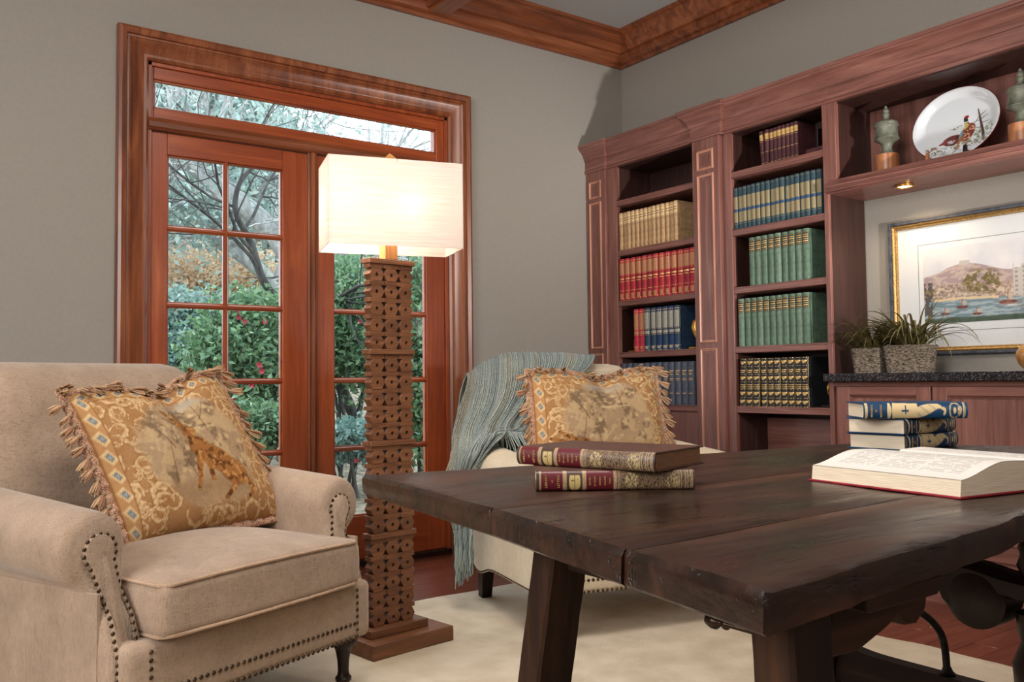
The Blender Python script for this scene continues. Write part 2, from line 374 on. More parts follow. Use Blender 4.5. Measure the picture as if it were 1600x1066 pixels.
# value noise in numpy
_L=np.random.RandomState(3).rand(64,64)
def vn(x,y,f):
    x=np.asarray(x)*f; y=np.asarray(y)*f; xi=np.floor(x).astype(int); yi=np.floor(y).astype(int); fx=x-xi; fy=y-yi
    fx=fx*fx*(3-2*fx); fy=fy*fy*(3-2*fy); g=lambda a,b:_L[a%64,b%64]
    return (g(xi,yi)*(1-fx)+g(xi+1,yi)*fx)*(1-fy)+(g(xi,yi+1)*(1-fx)+g(xi+1,yi+1)*fx)*fy
def fbm(x,y,f,o=4):
    s=0;a=1;t=0
    for k in range(o): s=s+a*vn(x+k*7.3,y+k*3.1,f*2**k); t+=a; a*=.5
    return s/t
def L3(c): return np.array(lin(c)[:3])
def mixc(base,c,m):
    m=np.clip(m,0,1)[:,None]; return base*(1-m)+np.array(L3(c))*m
def seg(x,y,x0,y0,x1,y1,w0,w1=None):
    w1=w0 if w1 is None else w1; dx,dy=x1-x0,y1-y0; t=np.clip(((x-x0)*dx+(y-y0)*dy)/(dx*dx+dy*dy),0,1)
    d=np.hypot(x-x0-t*dx,y-y0-t*dy); return np.clip((w0+(w1-w0)*t-d)/.004+.5,0,1)
def ell(x,y,cx,cy,rx,ry,a=0,s=.05):
    c,sn=math.cos(R(a)),math.sin(R(a)); X=(x-cx)*c+(y-cy)*sn; Y=-(x-cx)*sn+(y-cy)*c
    return np.clip((1-np.hypot(X/rx,Y/ry))/s+.5,0,1)

# ------------------------------------------------------------------ room shell
XW,YW,ZC=3.85,4.12,3.10
X0,Y0=-2.2,-2.6
def structure(name,mb,mat,parent=None,**k):
    o=mb.build(name,mat,parent,**k)
    if parent is None: o['kind']='structure'
    return o
DX0,DX1,DZ=.965,2.535,2.385      # door opening
b=MB().box(X0-.15,DX0,YW,YW+.16,-.05,ZC+.1).box(DX1,XW+.15,YW,YW+.16,-.05,ZC+.1).box(DX0,DX1,YW,YW+.16,DZ,ZC+.1)
structure('wall_back',b,M['wall'],smooth=0)
structure('wall_right',MB().box(XW,XW+.15,Y0,YW,-.05,ZC+.1),M['wall'],smooth=0)
structure('wall_left',MB().box(X0-.15,X0,Y0,YW,-.05,ZC+.1),M['wall'],smooth=0)
structure('wall_front',MB().box(X0-.15,XW+.15,Y0-.15,Y0,-.05,ZC+.1),M['wall'],smooth=0)
structure('ceiling',MB().box(X0,XW,Y0,YW,ZC,ZC+.1),M['ceiling'],smooth=0)
fl=structure('floor',MB().box(X0,XW,Y0,YW+.16,-.06,-.012),FLOOR,smooth=0)
# floor planks (only where the rug leaves the floor bare)
PW=.094; RUG=(-1.3,2.93,-1.2,3.31)
pm={}
y=YW+.02; row=0; cnt=0
while y>.2 and cnt<300:
    y0=y-PW; x=X0 if False else .9 - (row*0.37)%1.1
    while x<XW:
        l=1.15; x1=min(x+l,XW)
        under= x>RUG[0] and x1<RUG[1]-.02 and y0>RUG[2] and y<RUG[3]-.02
        if not under and x1-x>.05:
            key=round(x1-x,2)
            if key not in pm:
                o=MB().box(0,x1-x-.0016,0,PW-.0014,-.014,0).build('plank',FLOOR,fl,bevel=.0012,seg=1); pm[key]=o
            else: o=copyobj(pm[key],fl)
            o.location=(x,y0,random.uniform(-.0004,.0003)); cnt+=1
        x=x1
    y=y0; row+=1
# crown moulding
cr=[(0,2.912),(.018,2.912),(.022,2.93),(.034,2.938),(.045,2.955),(.047,2.985),(.07,2.99),(.078,3.008),(.10,3.03),(.122,3.06),(.13,3.078),(.15,3.084),(.152,3.10),(0,3.10)]
o=MB().sweep([(a,z) for a,z in cr],[(XW,Y0),(XW,YW),(X0,YW),(X0,Y0),],lambda u,v,b:(u,v,b)).build('trim_1',TRIM['x'],smooth=30)
tag(o,kind='structure')
o=MB().sweep([(a,z) for a,z in cr],[(X0,Y0),(XW,Y0)],lambda u,v,b:(u,v,b)).build('trim_2',TRIM['x'],smooth=30); tag(o,kind='structure')
# ceiling beam running from the door wall into the room
b=MB().box(2.40,2.515,Y0,YW,2.935,3.1).box(2.381,2.40,Y0,YW,2.955,3.1).box(2.515,2.534,Y0,YW,2.955,3.1)
b.box(2.355,2.381,Y0,YW,3.02,3.1).box(2.534,2.56,Y0,YW,3.02,3.1)
tag(b.build('trim_3',TRIM['y'],bevel=.005),kind='structure')
# baseboards
bb=[(0,0),(.014,0),(.014,.10),(.008,.125),(0,.13)]
for nm,path in (('baseboard_back',[(DX0-.125,YW),(X0,YW)]),('baseboard_right',[(3.50,YW),(DX1+.135,YW)]),('baseboard_left',[(X0,YW),(X0,Y0)])):
    tag(MB().sweep(bb,path,lambda u,v,z:(u,v,z)).build(nm,TRIM['x']),kind='structure')

# ------------------------------------------------------------------ french doors, transom and casing
cas=[(0,0),(0,-.012),(.010,-.022),(.022,-.022),(.026,-.014),(.034,-.018),(.062,-.026),(.080,-.040),(.086,-.034),(.094,-.034),(.098,-.046),(.118,-.052),(.130,-.046),(.134,-.03),(.134,0)]
o=MB().sweep(cas,[(DX0,0),(DX0,DZ),(DX1,DZ),(DX1,0)],lambda u,v,b_:(u,YW+b_,v)).build('trim_4',TRIM['z'],smooth=30)
tag(o,kind='structure')
# jamb lining
b=MB().box(DX0-.0,DX0+.018,YW,YW+.15,0,DZ).box(DX1-.018,DX1,YW,YW+.15,0,DZ).box(DX0,DX1,YW,YW+.15,DZ-.018,DZ)
tag(b.build('trim_5',DOOR['z'],bevel=.002),kind='structure')
# transom bar with its rounded moulding, astragal between the doors, sill
tb=[(2.075,YW+.01),(2.075,YW-.012),(2.086,YW-.024),(2.108,YW-.026),(2.120,YW-.016),(2.130,YW-.010),(2.132,YW+.05),(2.075,YW+.05)]
b=MB().loft([[(x,y_,z_) for z_,y_ in tb] for x in (DX0,DX1)])
tag(b.build('trim_6',TRIM['x'],smooth=30),kind='structure')
ap=[(-.024,0),(-.024,-.012),(-.018,-.018),(-.012,-.012),(-.008,-.024),(.008,-.024),(.012,-.012),(.018,-.018),(.024,-.012),(.024,0)]
b=MB().loft([[(1.747+a,YW+.012+c,z) for a,c in ap] for z in (.03,2.075)])
tag(b.build('trim_7',TRIM['z'],smooth=30),kind='structure')
tag(MB().box(DX0,DX1,YW-.02,YW+.2,-.01,.028).build('trim_8',DARKW['x'],bevel=.004),kind='structure')
YD=YW+.012; YG=YW+.032
def sash(root,x0,x1,z0,z1,gx0,gx1,gz0,gz1,vm,hm,panel=False):
    bx('stile',DOOR['z'],root,x0,gx0,YD,YD+.042,z0,z1,.003); bx('stile',DOOR['z'],root,gx1,x1,YD,YD+.042,z0,z1,.003)
    bx('rail',DOOR['x'],root,gx0,gx1,YD,YD+.042,gz1,z1,.002); bx('rail',DOOR['x'],root,gx0,gx1,YD,YD+.042,z0,gz0,.002)
    w=.014
    for x in vm:
        pf=[(-w,.012),(-w,.004),(-w*.6,.0),(-w*.35,-.006),(w*.35,-.006),(w*.6,0),(w,.004),(w,.012),(w*.5,.03),(-w*.5,.03)]
        MB().loft([[(x+a,YD+.008+c,z) for a,c in pf] for z in (gz0,gz1)]).build('muntin',DOOR['z'],root,smooth=40)
    for z in hm:
        pf=[(-w,.012),(-w,.004),(-w*.6,.0),(-w*.35,-.0065),(w*.35,-.0065),(w*.6,0),(w,.004),(w,.012),(w*.5,.03),(-w*.5,.03)]
        MB().loft([[(x,YD+.008+c,z+a) for a,c in pf] for x in (gx0,gx1)]).build('muntin',DOOR['x'],root,smooth=40)
    xs=[gx0]+list(vm)+[gx1]; zs=[gz0]+sorted(hm)+[gz1]
    gb=MB()
    for i in range(len(xs)-1):
        for j in range(len(zs)-1):
            a,b_,c,d=xs[i],xs[i+1],zs[j],zs[j+1]
            o=MB().box(a,b_,YG,YG+.004,c,d).build('pane',M['glass'],root,smooth=0)
    # sticking bead round the glass
    for a,b_,c,d in ((gx0-.001,gx0+.008,gz0,gz1),(gx1-.008,gx1+.001,gz0,gz1)):
        gb.box(a,b_,YD+.010,YD+.034,c,d)
    gb.box(gx0,gx1,YD+.010,YD+.034,gz0-.001,gz0+.008).box(gx0,gx1,YD+.010,YD+.034,gz1-.008,gz1+.001)
    gb.build('glazing_bead',DOOR['x'],root,bevel=.002)
HM=[.595,.940,1.290,1.640]
d=D.objects.new('door_1',None); COL.objects.link(d); d['kind']='structure'
sash(d,DX0+.018,1.735,.03,2.072,1.055,1.597,.25,1.975,[1.323],HM)
d=D.objects.new('door_2',None); COL.objects.link(d); d['kind']='structure'
sash(d,1.76,DX1-.018,.03,2.072,1.866,2.403,.25,1.975,[2.134],HM)
d=D.objects.new('window_1',None); COL.objects.link(d); d['kind']='structure'
sash(d,DX0+.018,DX1-.018,2.132,DZ-.018,.994,2.472,2.18,2.312,[],[])

# ------------------------------------------------------------------ rug
def rugfn():
    mb=MB(); x0,x1,y0,y1=RUG; nu,nv=170,150
    def f(u,v):
        x=x0+(x1-x0)*u; y=y0+(y1-y0)*v; e=min(min(u,1-u)*(x1-x0),min(v,1-v)*(y1-y0))
        wob=.010*math.sin(y*9)+.006*math.sin(y*23+1) if u>.99 else 0
        z=.012*min(1,e/.02)**.5 + .0025*mnoise.noise(Vector((x*3,y*3,0))) *min(1,e/.1)
        return (x+wob,y+(.005*math.sin(x*17) if v>.99 else 0),max(z,0.001))
    mb.grid(f,nu,nv); return mb
o=rugfn().build('wool_rug',M['rug'],smooth=80,fixn=False); tag(o,'cream wool rug on the cherry floor under table and chairs','rug')

# ------------------------------------------------------------------ built-in bookcases along the right wall
XF,XS=3.535,3.553
CP=[(0,2.195),(.010,2.195),(.010,2.206),(.004,2.212),(.004,2.268),(.010,2.270),(.012,2.280),(.020,2.300),(.034,2.322),(.050,2.334),(.052,2.342),(.058,2.345),(.060,2.360),(-.06,2.360),(-.06,2.195)]
def cornice(root,path):
    MB().sweep(CP,path,lambda u,v,z:(v,u,z)).build('cornice',CASE['y'],root,smooth=25)
def framebead(root,yc0,yc1,z0,z1,x,mat,w=.012,p=.006,name='panel_moulding'):
    pr=[(0,0),(0,-p),(w*.35,-p*1.3),(w*.6,-p*.5),(w,-p*.4),(w,0)]
    return MB().sweep(pr,[(yc0,z0),(yc1,z0),(yc1,z1),(yc0,z1)],lambda u,v,b_:(x+b_,u,v),closed=True).build(name,mat,root,smooth=30)
def pilaster(root,y0,y1,x):
    p=bx('pilaster',CASE['z'],root,x,x+.04,y0,y1,0,2.2,.004)
    m=(y1-y0); a,b_=y0+m*.2,y1-m*.2
    for z0,z1 in ((2.03,2.135),(1.115,2.005),(.155,1.085)):
        framebead(p,a,b_,z0,z1,x,M['bead'])
        bx('inset_panel',CASE['z'],p,x-.001,x+.002,a+.026,b_-.026,z0+.026,z1-.026,.001)
def shelf(root,y0,y1,zt,x=XS+.004,th=.034):
    s=bx('shelf',CASE['y'],root,x,XW-.012,y0,y1,zt-th,zt,.0025)
    bx('edge_bead',CASE['y'],s,x-.003,x,y0,y1,zt-th+.002,zt-th+.009,.001); bx('edge_bead',CASE['y'],s,x-.003,x,y0,y1,zt-.008,zt-.001,.001)
SH=[1.988,1.690,1.392,1.088,.785]
t=thing('bookcase','tall cherry bookcase in the room corner with pilasters, holding cream, red and grey books','bookcase',(0,0,0))
pilaster(t,3.945,4.118,XF); pilaster(t,3.058,3.245,XF)
bx('stile',CASE['z'],t,XS,XS+.03,3.866,3.945,0,2.2,.002); bx('stile',CASE['z'],t,XS,XS+.03,3.245,3.25,0,2.2,.001)
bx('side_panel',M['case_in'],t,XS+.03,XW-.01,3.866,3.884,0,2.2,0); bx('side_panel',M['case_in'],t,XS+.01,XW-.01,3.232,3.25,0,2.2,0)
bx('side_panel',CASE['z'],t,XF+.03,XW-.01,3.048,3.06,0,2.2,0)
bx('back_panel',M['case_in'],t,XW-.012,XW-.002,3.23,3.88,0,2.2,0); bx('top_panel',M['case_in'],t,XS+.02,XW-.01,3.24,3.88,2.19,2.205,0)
for z in SH: shelf(t,3.25,3.866,z)
bx('door_panel',CASE['z'],t,XS+.012,XS+.03,3.25,3.866,.11,.751,.002)
cornice(t,[(4.118,XF),(3.945,XF),(3.945,XS),(3.245,XS),(3.245,XF),(3.048,XF),(3.048,XS+.02)])
t2=thing('bookcase','tall cherry bookcase beside the picture alcove, holding blue, green and black books','bookcase',(0,0,0))
bx('stile',CASE['z'],t2,XS+.004,XS+.03,3.0,3.044,0,2.2,.002); bx('stile',CASE['z'],t2,XS+.004,XS+.03,2.4305,2.455,0,2.2,.002)
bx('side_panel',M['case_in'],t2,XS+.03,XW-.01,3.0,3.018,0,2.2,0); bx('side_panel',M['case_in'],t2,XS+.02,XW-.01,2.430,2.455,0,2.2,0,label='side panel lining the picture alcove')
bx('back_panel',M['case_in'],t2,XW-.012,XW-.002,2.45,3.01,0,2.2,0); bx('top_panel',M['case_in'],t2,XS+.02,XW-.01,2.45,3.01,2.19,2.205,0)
for z in SH: shelf(t2,2.455,3.0,z,XS+.008)
bx('crossbar',CASE['y'],t2,XW-.05,XW-.012,2.455,3.0,.55,.72,.002)  # lighter board put in for the lit band on the recess back
bx('base_rail',CASE['y'],t2,XS+.02,XW-.012,2.455,3.0,.0,.12,.002)
cornice(t2,[(3.044,XS+.006),(2.42,XS+.006)])
t3=thing('display_shelf_unit','cherry display box bridging the picture alcove above the framed print','display shelf',(0,0,0))
YE=.45
bx('stile',CASE['z'],t3,XS+.004,XS+.03,2.384,2.430,1.834,2.2,.002)
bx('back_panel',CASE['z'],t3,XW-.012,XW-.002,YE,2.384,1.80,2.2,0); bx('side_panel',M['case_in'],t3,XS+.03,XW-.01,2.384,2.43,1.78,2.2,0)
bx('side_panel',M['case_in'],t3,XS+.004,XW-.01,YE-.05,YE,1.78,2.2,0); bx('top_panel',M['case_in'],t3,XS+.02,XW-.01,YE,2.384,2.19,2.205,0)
bx('shelf_board',CASE['y'],t3,XS+.006,XW-.01,YE,2.43,1.787,1.832,.002)
lp=[(0,1.775),(.012,1.775),(.022,1.780),(.022,1.786),(.014,1.790),(.014,1.797),(.020,1.800),(.020,1.806),(.008,1.812),(0,1.834)]
MB().sweep(lp,[(2.434,XS+.006),(YE,XS+.006)],lambda u,v,z:(v,u,z)).build('shelf_moulding',CASE['y'],t3,smooth=30)
bx('soffit',CASE['y'],t3,XS+.006,XW-.002,YE,2.43,1.772,1.787,0)
cornice(t3,[(2.42,XS+.006),(YE-.05,XS+.006)])
# end unit beyond the alcove, only just outside the frame
t4=thing('bookcase','plain cherry bookcase on the far side of the picture alcove','bookcase')
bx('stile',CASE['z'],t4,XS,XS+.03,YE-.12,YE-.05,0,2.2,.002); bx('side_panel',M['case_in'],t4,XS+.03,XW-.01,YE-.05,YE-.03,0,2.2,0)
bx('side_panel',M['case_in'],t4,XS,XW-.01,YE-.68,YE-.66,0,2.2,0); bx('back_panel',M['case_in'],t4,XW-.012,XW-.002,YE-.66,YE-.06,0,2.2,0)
for z in SH: shelf(t4,YE-.66,YE-.05,z)
cornice(t4,[(YE-.05,XS),(YE-.70,XS)])
# base cabinet with doors
t5=thing('base_cabinet','low cherry base cabinet with framed doors under the black granite counter','cabinet')
bx('carcass',CASE['z'],t5,XS+.02,XW-.01,YE,2.429,.10,.905,0)
bx('face_rail',CASE['y'],t5,XS+.004,XS+.02,YE,2.43,.885,.905,.001)
def cabdoor(y0,y1,z0,z1):
    dr=bx('door',CASE['z'],t5,XS+.010,XS+.022,y0,y1,z0,z1,.001); w=.062
    for a,b_ in ((y0,y0+w),(y1-w,y1)): bx('door_stile',CASE['z'],dr,XS-.006,XS+.010,a,b_,z0,z1,.002)
    for a,b_ in ((z0,z0+w),(z1-w*.62,z1)): bx('door_rail',CASE['y'],dr,XS-.006,XS+.010,y0+w,y1-w,a,b_,.002)
    framebead(dr,y0+w-.001,y1-w+.001,z0+w,z1-w*.62,XS+.008,CASE['y'],.010,.008,'door_moulding')
ys=[2.412,1.965,1.505,1.045,.59]
for i in range(4): cabdoor(ys[i+1]+.005,ys[i]-.005,.20,.884)
bp=[(0,0),(.016,0),(.016,.115),(.006,.125),(.006,.135),(.012,.14),(.010,.15),(0,.155)]
MB().sweep(bp,[(2.43,XS+.008),(YE,XS+.008)],lambda u,v,z:(v,u,z)).build('plinth',CASE['y'],t5,smooth=30)
bx('lower_rail',CASE['y'],t5,XS+.004,XS+.02,YE,2.43,.10,.20,.001)
o=MB().box(3.508,XW-.001,YE-.02,2.452,.906,.943).build('granite_countertop',M['granite'],bevel=.004,seg=3)
tag(o,'black speckled granite countertop running under the framed print','countertop')

# ------------------------------------------------------------------ shelf books
def bookmesh(t_,h,d,cover,bars,gold=None,round_=.35,tilt=0):
    mb=MB(); c=.0022; n=6; r=t_*round_
    # page block
    pg=MB().box(.004,d-.004,c,t_-c,.004,h-.004)
    # boards
    mb.box(0.0,d,0,c,0,h).box(0,d,t_-c,t_,0,h)
    arc=[]
    for i in range(n+1):
        a=-PI/2+PI*i/n; arc.append((-math.cos(a)*r,t_/2+math.sin(a)*(t_/2)))
    inner=[(x+.003,y) for x,y in arc]
    for i in range(n):
        a0,a1,b1,b0=arc[i],arc[i+1],inner[i+1],inner[i]
        mb.hexa([(a0[0],a0[1],0),(a1[0],a1[1],0),(b1[0],b1[1],0),(b0[0],b0[1],0)],[(a0[0],a0[1],h),(a1[0],a1[1],h),(b1[0],b1[1],h),(b0[0],b0[1],h)])
    cov=mb.build('cover',cover,smooth=50); pgo=pg.build('page_block',M['paper'],smooth=0)
    gb=MB()
    for z0,z1,f0,f1,mi in bars:   # arc patch between fractions f0..f1 of the spine width
        m=4; A=[]; 
        for i in range(m+1):
            f=f0+(f1-f0)*i/m; a=-PI/2+PI*f; A.append((-math.cos(a)*r-.0005,t_/2+math.sin(a)*t_/2))
        for i in range(m):
            a0,a1=A[i],A[i+1]
            k=len(gb.v); gb.v+=[(a0[0],a0[1],z0*h),(a1[0],a1[1],z0*h),(a1[0],a1[1],z1*h),(a0[0],a0[1],z1*h),(a0[0]+.001,a0[1],z0*h),(a1[0]+.001,a1[1],z0*h),(a1[0]+.001,a1[1],z1*h),(a0[0]+.001,a0[1],z1*h)]
            gb.f+=[(k,k+1,k+2,k+3),(k+4,k+7,k+6,k+5),(k,k+4,k+5,k+1),(k+3,k+2,k+6,k+7)]; gb.m+=[mi]*4
    lab=tag(gb.build('spine_gilding',gold or [M['gold'],M['gold']],smooth=0),kind='stuff') if bars else None
    return [x for x in (cov,pgo,lab) if x]
ORD=['first','second','third','fourth','fifth','sixth','seventh','eighth','ninth','tenth','eleventh','twelfth','thirteenth','fourteenth','fifteenth','sixteenth','seventeenth','eighteenth']
def row(n,y_l,y_r,z,h,d,cover,bars,gold,what,where,group,lean=None,x=3.575,jit=.004,start=0,total=None,covers=None):
    t_=(y_l-y_r)/n*.985; parts=bookmesh(t_,h,d,cover,bars,gold)
    for i in range(n):
        yy=y_l-(i+1)*(y_l-y_r)/n
        dx=random.uniform(-jit,jit)
        rot=(0,0,0)
        if lean and i in lean: rot=(R(lean[i]),0,0)
        k=i+start; T=total or n
        lab=('%s %s, %s'%(ORD[k],what,where)) if k<T-1 else ('rightmost %s, %s'%(what,where))
        o=D.objects.new('book',None); COL.objects.link(o); o.empty_display_size=.02
        o.location=(x+dx,yy,z+.0003); o.rotation_euler=rot
        tag(o,lab,'book',group)
        for p in parts:
            c=p if i==0 else p.copy()
            if i: COL.objects.link(c)
            c.parent=o
            if covers and p is parts[0]: 
                c.material_slots[0].link='OBJECT'; c.material_slots[0].material=covers[i%len(covers)]
def cloth(name,c,c2=None,rough=.6): return noisy(name,c,c2 or tuple(int(v*.82) for v in c),40,rough,.15,500,spec=.35)
BE1=cloth('cover_beige',(196,158,116)); BEL=plain('label_cream',(226,196,146),.6)
row(14,3.862,3.385,SH[1],.222,.16,BE1,[(.70,.96,.06,.94,0),(.72,.725,.1,.9,1),(.78,.80,.2,.8,1),(.84,.86,.2,.8,1),(.92,.93,.1,.9,1)],[BEL,plain('ink_brown',(120,84,52),.6)],'beige cloth volume','second shelf of the corner bookcase, counted from the left','beige volumes on the corner bookcase')
RD=cloth('cover_red',(186,46,62)); RD2=cloth('cover_crimson',(162,38,54)); RD3=cloth('cover_scarlet',(196,60,66))
gr=[(.93,.95,.05,.95,0),(.62,.90,.12,.88,1),(.60,.61,.05,.95,0),(.50,.53,.2,.8,0),(.44,.46,.25,.75,0),(.22,.235,.05,.95,0),(.05,.16,.3,.7,1),(.03,.045,.05,.95,0)]
redgilt=noisy('dull_gilt',(150,72,58),(206,158,104),900,.5,0,lo=.42,hi=.58)
row(13,3.863,3.262,SH[2],.244,.17,RD,gr,[M['gold'],redgilt],'red gilt-banded volume','third shelf of the corner bookcase, counted from the left','red volumes on the corner bookcase',covers=[RD,RD3,RD,RD2,RD3,RD2])
BL=cloth('cover_blue',(34,60,108)); BL2=cloth('cover_slate_blue',(46,70,96)); bluegilt=noisy('gilt_on_blue',(62,82,110),(206,196,160),900,.5,0,lo=.42,hi=.58)
gb_=[(.93,.95,.05,.95,0),(.52,.90,.10,.90,1),(.50,.51,.05,.95,0),(.40,.47,.15,.85,1),(.37,.38,.05,.95,0),(.10,.115,.05,.95,0),(.05,.10,.3,.7,1),(.01,.02,.05,.95,0)]
row(2,3.752,3.664,SH[3],.244,.17,cloth('cover_rose_red',(206,52,76)),gb_,[M['gold'],redgilt],'red book, fourth shelf of the corner bookcase','counted from the left','blue and red set on the corner bookcase')
row(6,3.662,3.385,SH[3],.244,.17,BL,gb_,[M['gold'],bluegilt],'blue gilt-banded volume','fourth shelf of the corner bookcase, counted from the left','blue and red set on the corner bookcase',covers=[BL2,BL2,BL,BL2,BL])
GY=cloth('cover_slate',(84,90,106)); 
row(12,3.862,3.285,SH[4],.236,.17,GY,[(.78,.80,.25,.75,0),(.745,.76,.4,.6,0),(.70,.72,.3,.7,0),(.60,.615,.25,.75,0),(.57,.58,.3,.7,0),(.26,.28,.3,.7,0),(.88,.885,.02,.98,1),(.20,.205,.02,.98,1)],[M['gold'],plain('dark_line',(50,54,66),.6)],'slate-grey volume','bottom shelf of the corner bookcase, counted from the left','slate volumes on the corner bookcase')
MR=cloth('cover_maroon',(84,44,50))
row(9,2.852,2.628,SH[0],.186,.14,MR,[(.74,.90,.08,.92,0),(.70,.71,.02,.98,0),(.80,.81,.02,.98,1),(.10,.11,.02,.98,0),(.40,.41,.02,.98,0)],[M['gold'],MR],'maroon leather volume','top shelf beside the alcove, counted from the left','maroon volumes beside the alcove',lean={0:-3.5},x=3.62)
BG=cloth('cover_petrol',(52,78,88)); gg=noisy('pale_gilt',(118,104,74),(162,148,112),700,.5,.0)
row(18,3.0,2.478,SH[1],.214,.16,BG,[(.48,.78,.14,.86,0),(.42,.47,.14,.86,1),(.16,.41,.14,.86,0),(.95,.96,.02,.98,0),(.12,.13,.02,.98,0)],[gg,plain('label_blue',(40,74,116),.5)],'petrol-blue gilt volume','second shelf beside the alcove, counted from the left','petrol-blue volumes beside the alcove')
GR=cloth('cover_sage',(98,124,104)); GR2=cloth('cover_pale_sage',(114,138,120)); GD=plain('label_dark',(44,46,38),.5)
gbars=[(.70,.945,.10,.90,1),(.715,.722,.16,.84,0),(.745,.765,.22,.78,0),(.79,.80,.22,.78,0),(.83,.85,.22,.78,0),(.875,.89,.22,.78,0),(.925,.932,.16,.84,0)]
row(9,2.908,2.548,SH[2],.242,.17,GR,gbars,[M['gold'],GD],'sage-green volume','third shelf beside the alcove, counted from the left','sage-green volumes beside the alcove',covers=[GR,GR2,GR])
row(11,2.982,2.555,SH[3],.242,.17,GR,gbars,[M['gold'],GD],'sage-green volume','fourth shelf beside the alcove, counted from the left','sage-green volumes beside the alcove',covers=[GR2,GR,GR])
CL=cloth('cover_black_leather',(38,40,44),rough=.4); cg=M['gold']
cb=[]
for z0 in (.03,.20,.52,.84):
    cb+= [(z0+.03,z0+.045,.44,.56,0),(z0+.045,z0+.07,.34,.66,0),(z0+.07,z0+.10,.22,.78,0)]
for z0 in (.005,.175,.345,.505,.66,.825,.985): cb.append((z0,z0+.008,.03,.97,0))
cb+= [(.44,.455,.2,.8,0),(.40,.412,.2,.8,0),(.37,.38,.2,.8,0),(.74,.76,.25,.75,0),(.70,.72,.3,.7,0)]
for z0 in (.02,.19,.36,.52,.68,.84): cb+=[(z0,z0+.13,.10,.13,0),(z0,z0+.13,.87,.90,0)]
row(3,2.986,2.858,SH[4],.240,.17,CL,cb,[cg,cg],'leaning black gilt volume','bottom shelf beside the alcove, counted from the left','black gilt volumes beside the alcove',lean={0:3.0,1:2.6,2:1.8})
row(7,2.852,2.572,SH[4],.240,.17,CL,cb,[cg,cg],'upright black gilt volume','bottom shelf beside the alcove, counted from the left','black gilt volumes beside the alcove')
# books lying flat on the top shelf
def flatbook(label,loc,rz,l,w,t_,cov,group=None,bars=()):
    r=thing('book',label,'book',loc,rz,group)
    mb=MB(); c=.0025
    mb.box(0,w,0,l,0,c).box(0,w,0,l,t_-c,t_).box(-.002,.002,0,l,0,t_)
    mb.build('cover',cov,r,bevel=.001); MB().box(.002,w-.004,.003,l-.003,c,t_-c).build('page_block',M['paper'],r,smooth=0)
    return r
flatbook('maroon book lying flat at the right end of the top shelf',(3.60,2.475,SH[0]),0,.10,.17,.030,MR)
flatbook('thin maroon book lying flat at the left of the maroon set',(3.60,2.86,SH[0]),0,.13,.15,.012,MR)
o=thing('bookend','dark wooden block bookend at the right of the maroon books','bookend',(3.68,2.50,SH[0]+.031))
MB().box(-.05,.05,-.01,.045,0,.012).build('base',DARKW['y'],o,bevel=.002); MB().box(-.04,.04,.035,.05,.012,.13).box(-.04,.04,-.015,.035,.095,.13).build('block',DARKW['z'],o,bevel=.003)
# gilt bookends, curled leaf shape
def bookend(label,loc,flip):
    r=thing('bookend',label,'bookend',loc)
    s=-1 if flip else 1
    MB().box(-.045,.045,-.03,.03,0,.010).build('base',M['brass'],r,bevel=.003)
    pts=[(0,s*.0,.008),(0,s*.012,.03),(0,s*.005,.06),(0,-s*.012,.09),(0,-s*.02,.12),(0,-s*.014,.15),(0,-s*.002,.165)]
    MB().tube(pts,[.010,.016,.018,.022,.024,.018,.006],10).build('curl',M['brass'],r,smooth=60)
    return r
bookend('gilt curled bookend at the left of the red and blue set',(3.64,3.80,SH[3]),False)
bookend('gilt curled bookend at the right of the red and blue set',(3.60,3.285,SH[3]),True)
r=thing('bookend','dim gilt medallion bookend at the right of the black gilt volumes','bookend',(3.66,2.505,SH[4]))
MB().box(-.05,.05,-.03,.03,0,.012).build('base',DARKW['y'],r,bevel=.002)
MB().lathe([(.0,-.012),(.03,-.012),(.042,-.004),(.042,.004),(.03,.012),(0,.012)],(0,0,.085),20,axis='y',cap=False).box(-.012,.012,-.01,.01,.01,.05).build('medallion',M['brass'],r,smooth=40)

# ------------------------------------------------------------------ armchairs
def smooth(t): t=max(0,min(1,t)); return t*t*(3-2*t)
def nailmb(mb,p,nrm,r=.0058):
    n=Vector(nrm).normalized(); u=n.cross(Vector((0,0,1)));
    if u.length<.1: u=n.cross(Vector((1,0,0)))
    u.normalize(); w=n.cross(u); rings=[]
    for rr,h in ((1,0),(.8,.45),(.35,.72)):
        rings.append([Vector(p)+(u*math.cos(2*PI*k/7)+w*math.sin(2*PI*k/7))*r*rr+n*h*r for k in range(7)])
    mb.loft(rings,True)
def along(pts,step):
    pts=[Vector(p) for p in pts]; out=[]; acc=0; out.append(pts[0].copy())
    for a,b_ in zip(pts,pts[1:]):
        L=(b_-a).length; t=step-acc
        while t<=L: out.append(a+(b_-a)*(t/L)); t+=step
        acc=(acc+L)%step if L<1e9 else 0
        acc=L-(t-step) if t-step<=L else acc
    return out
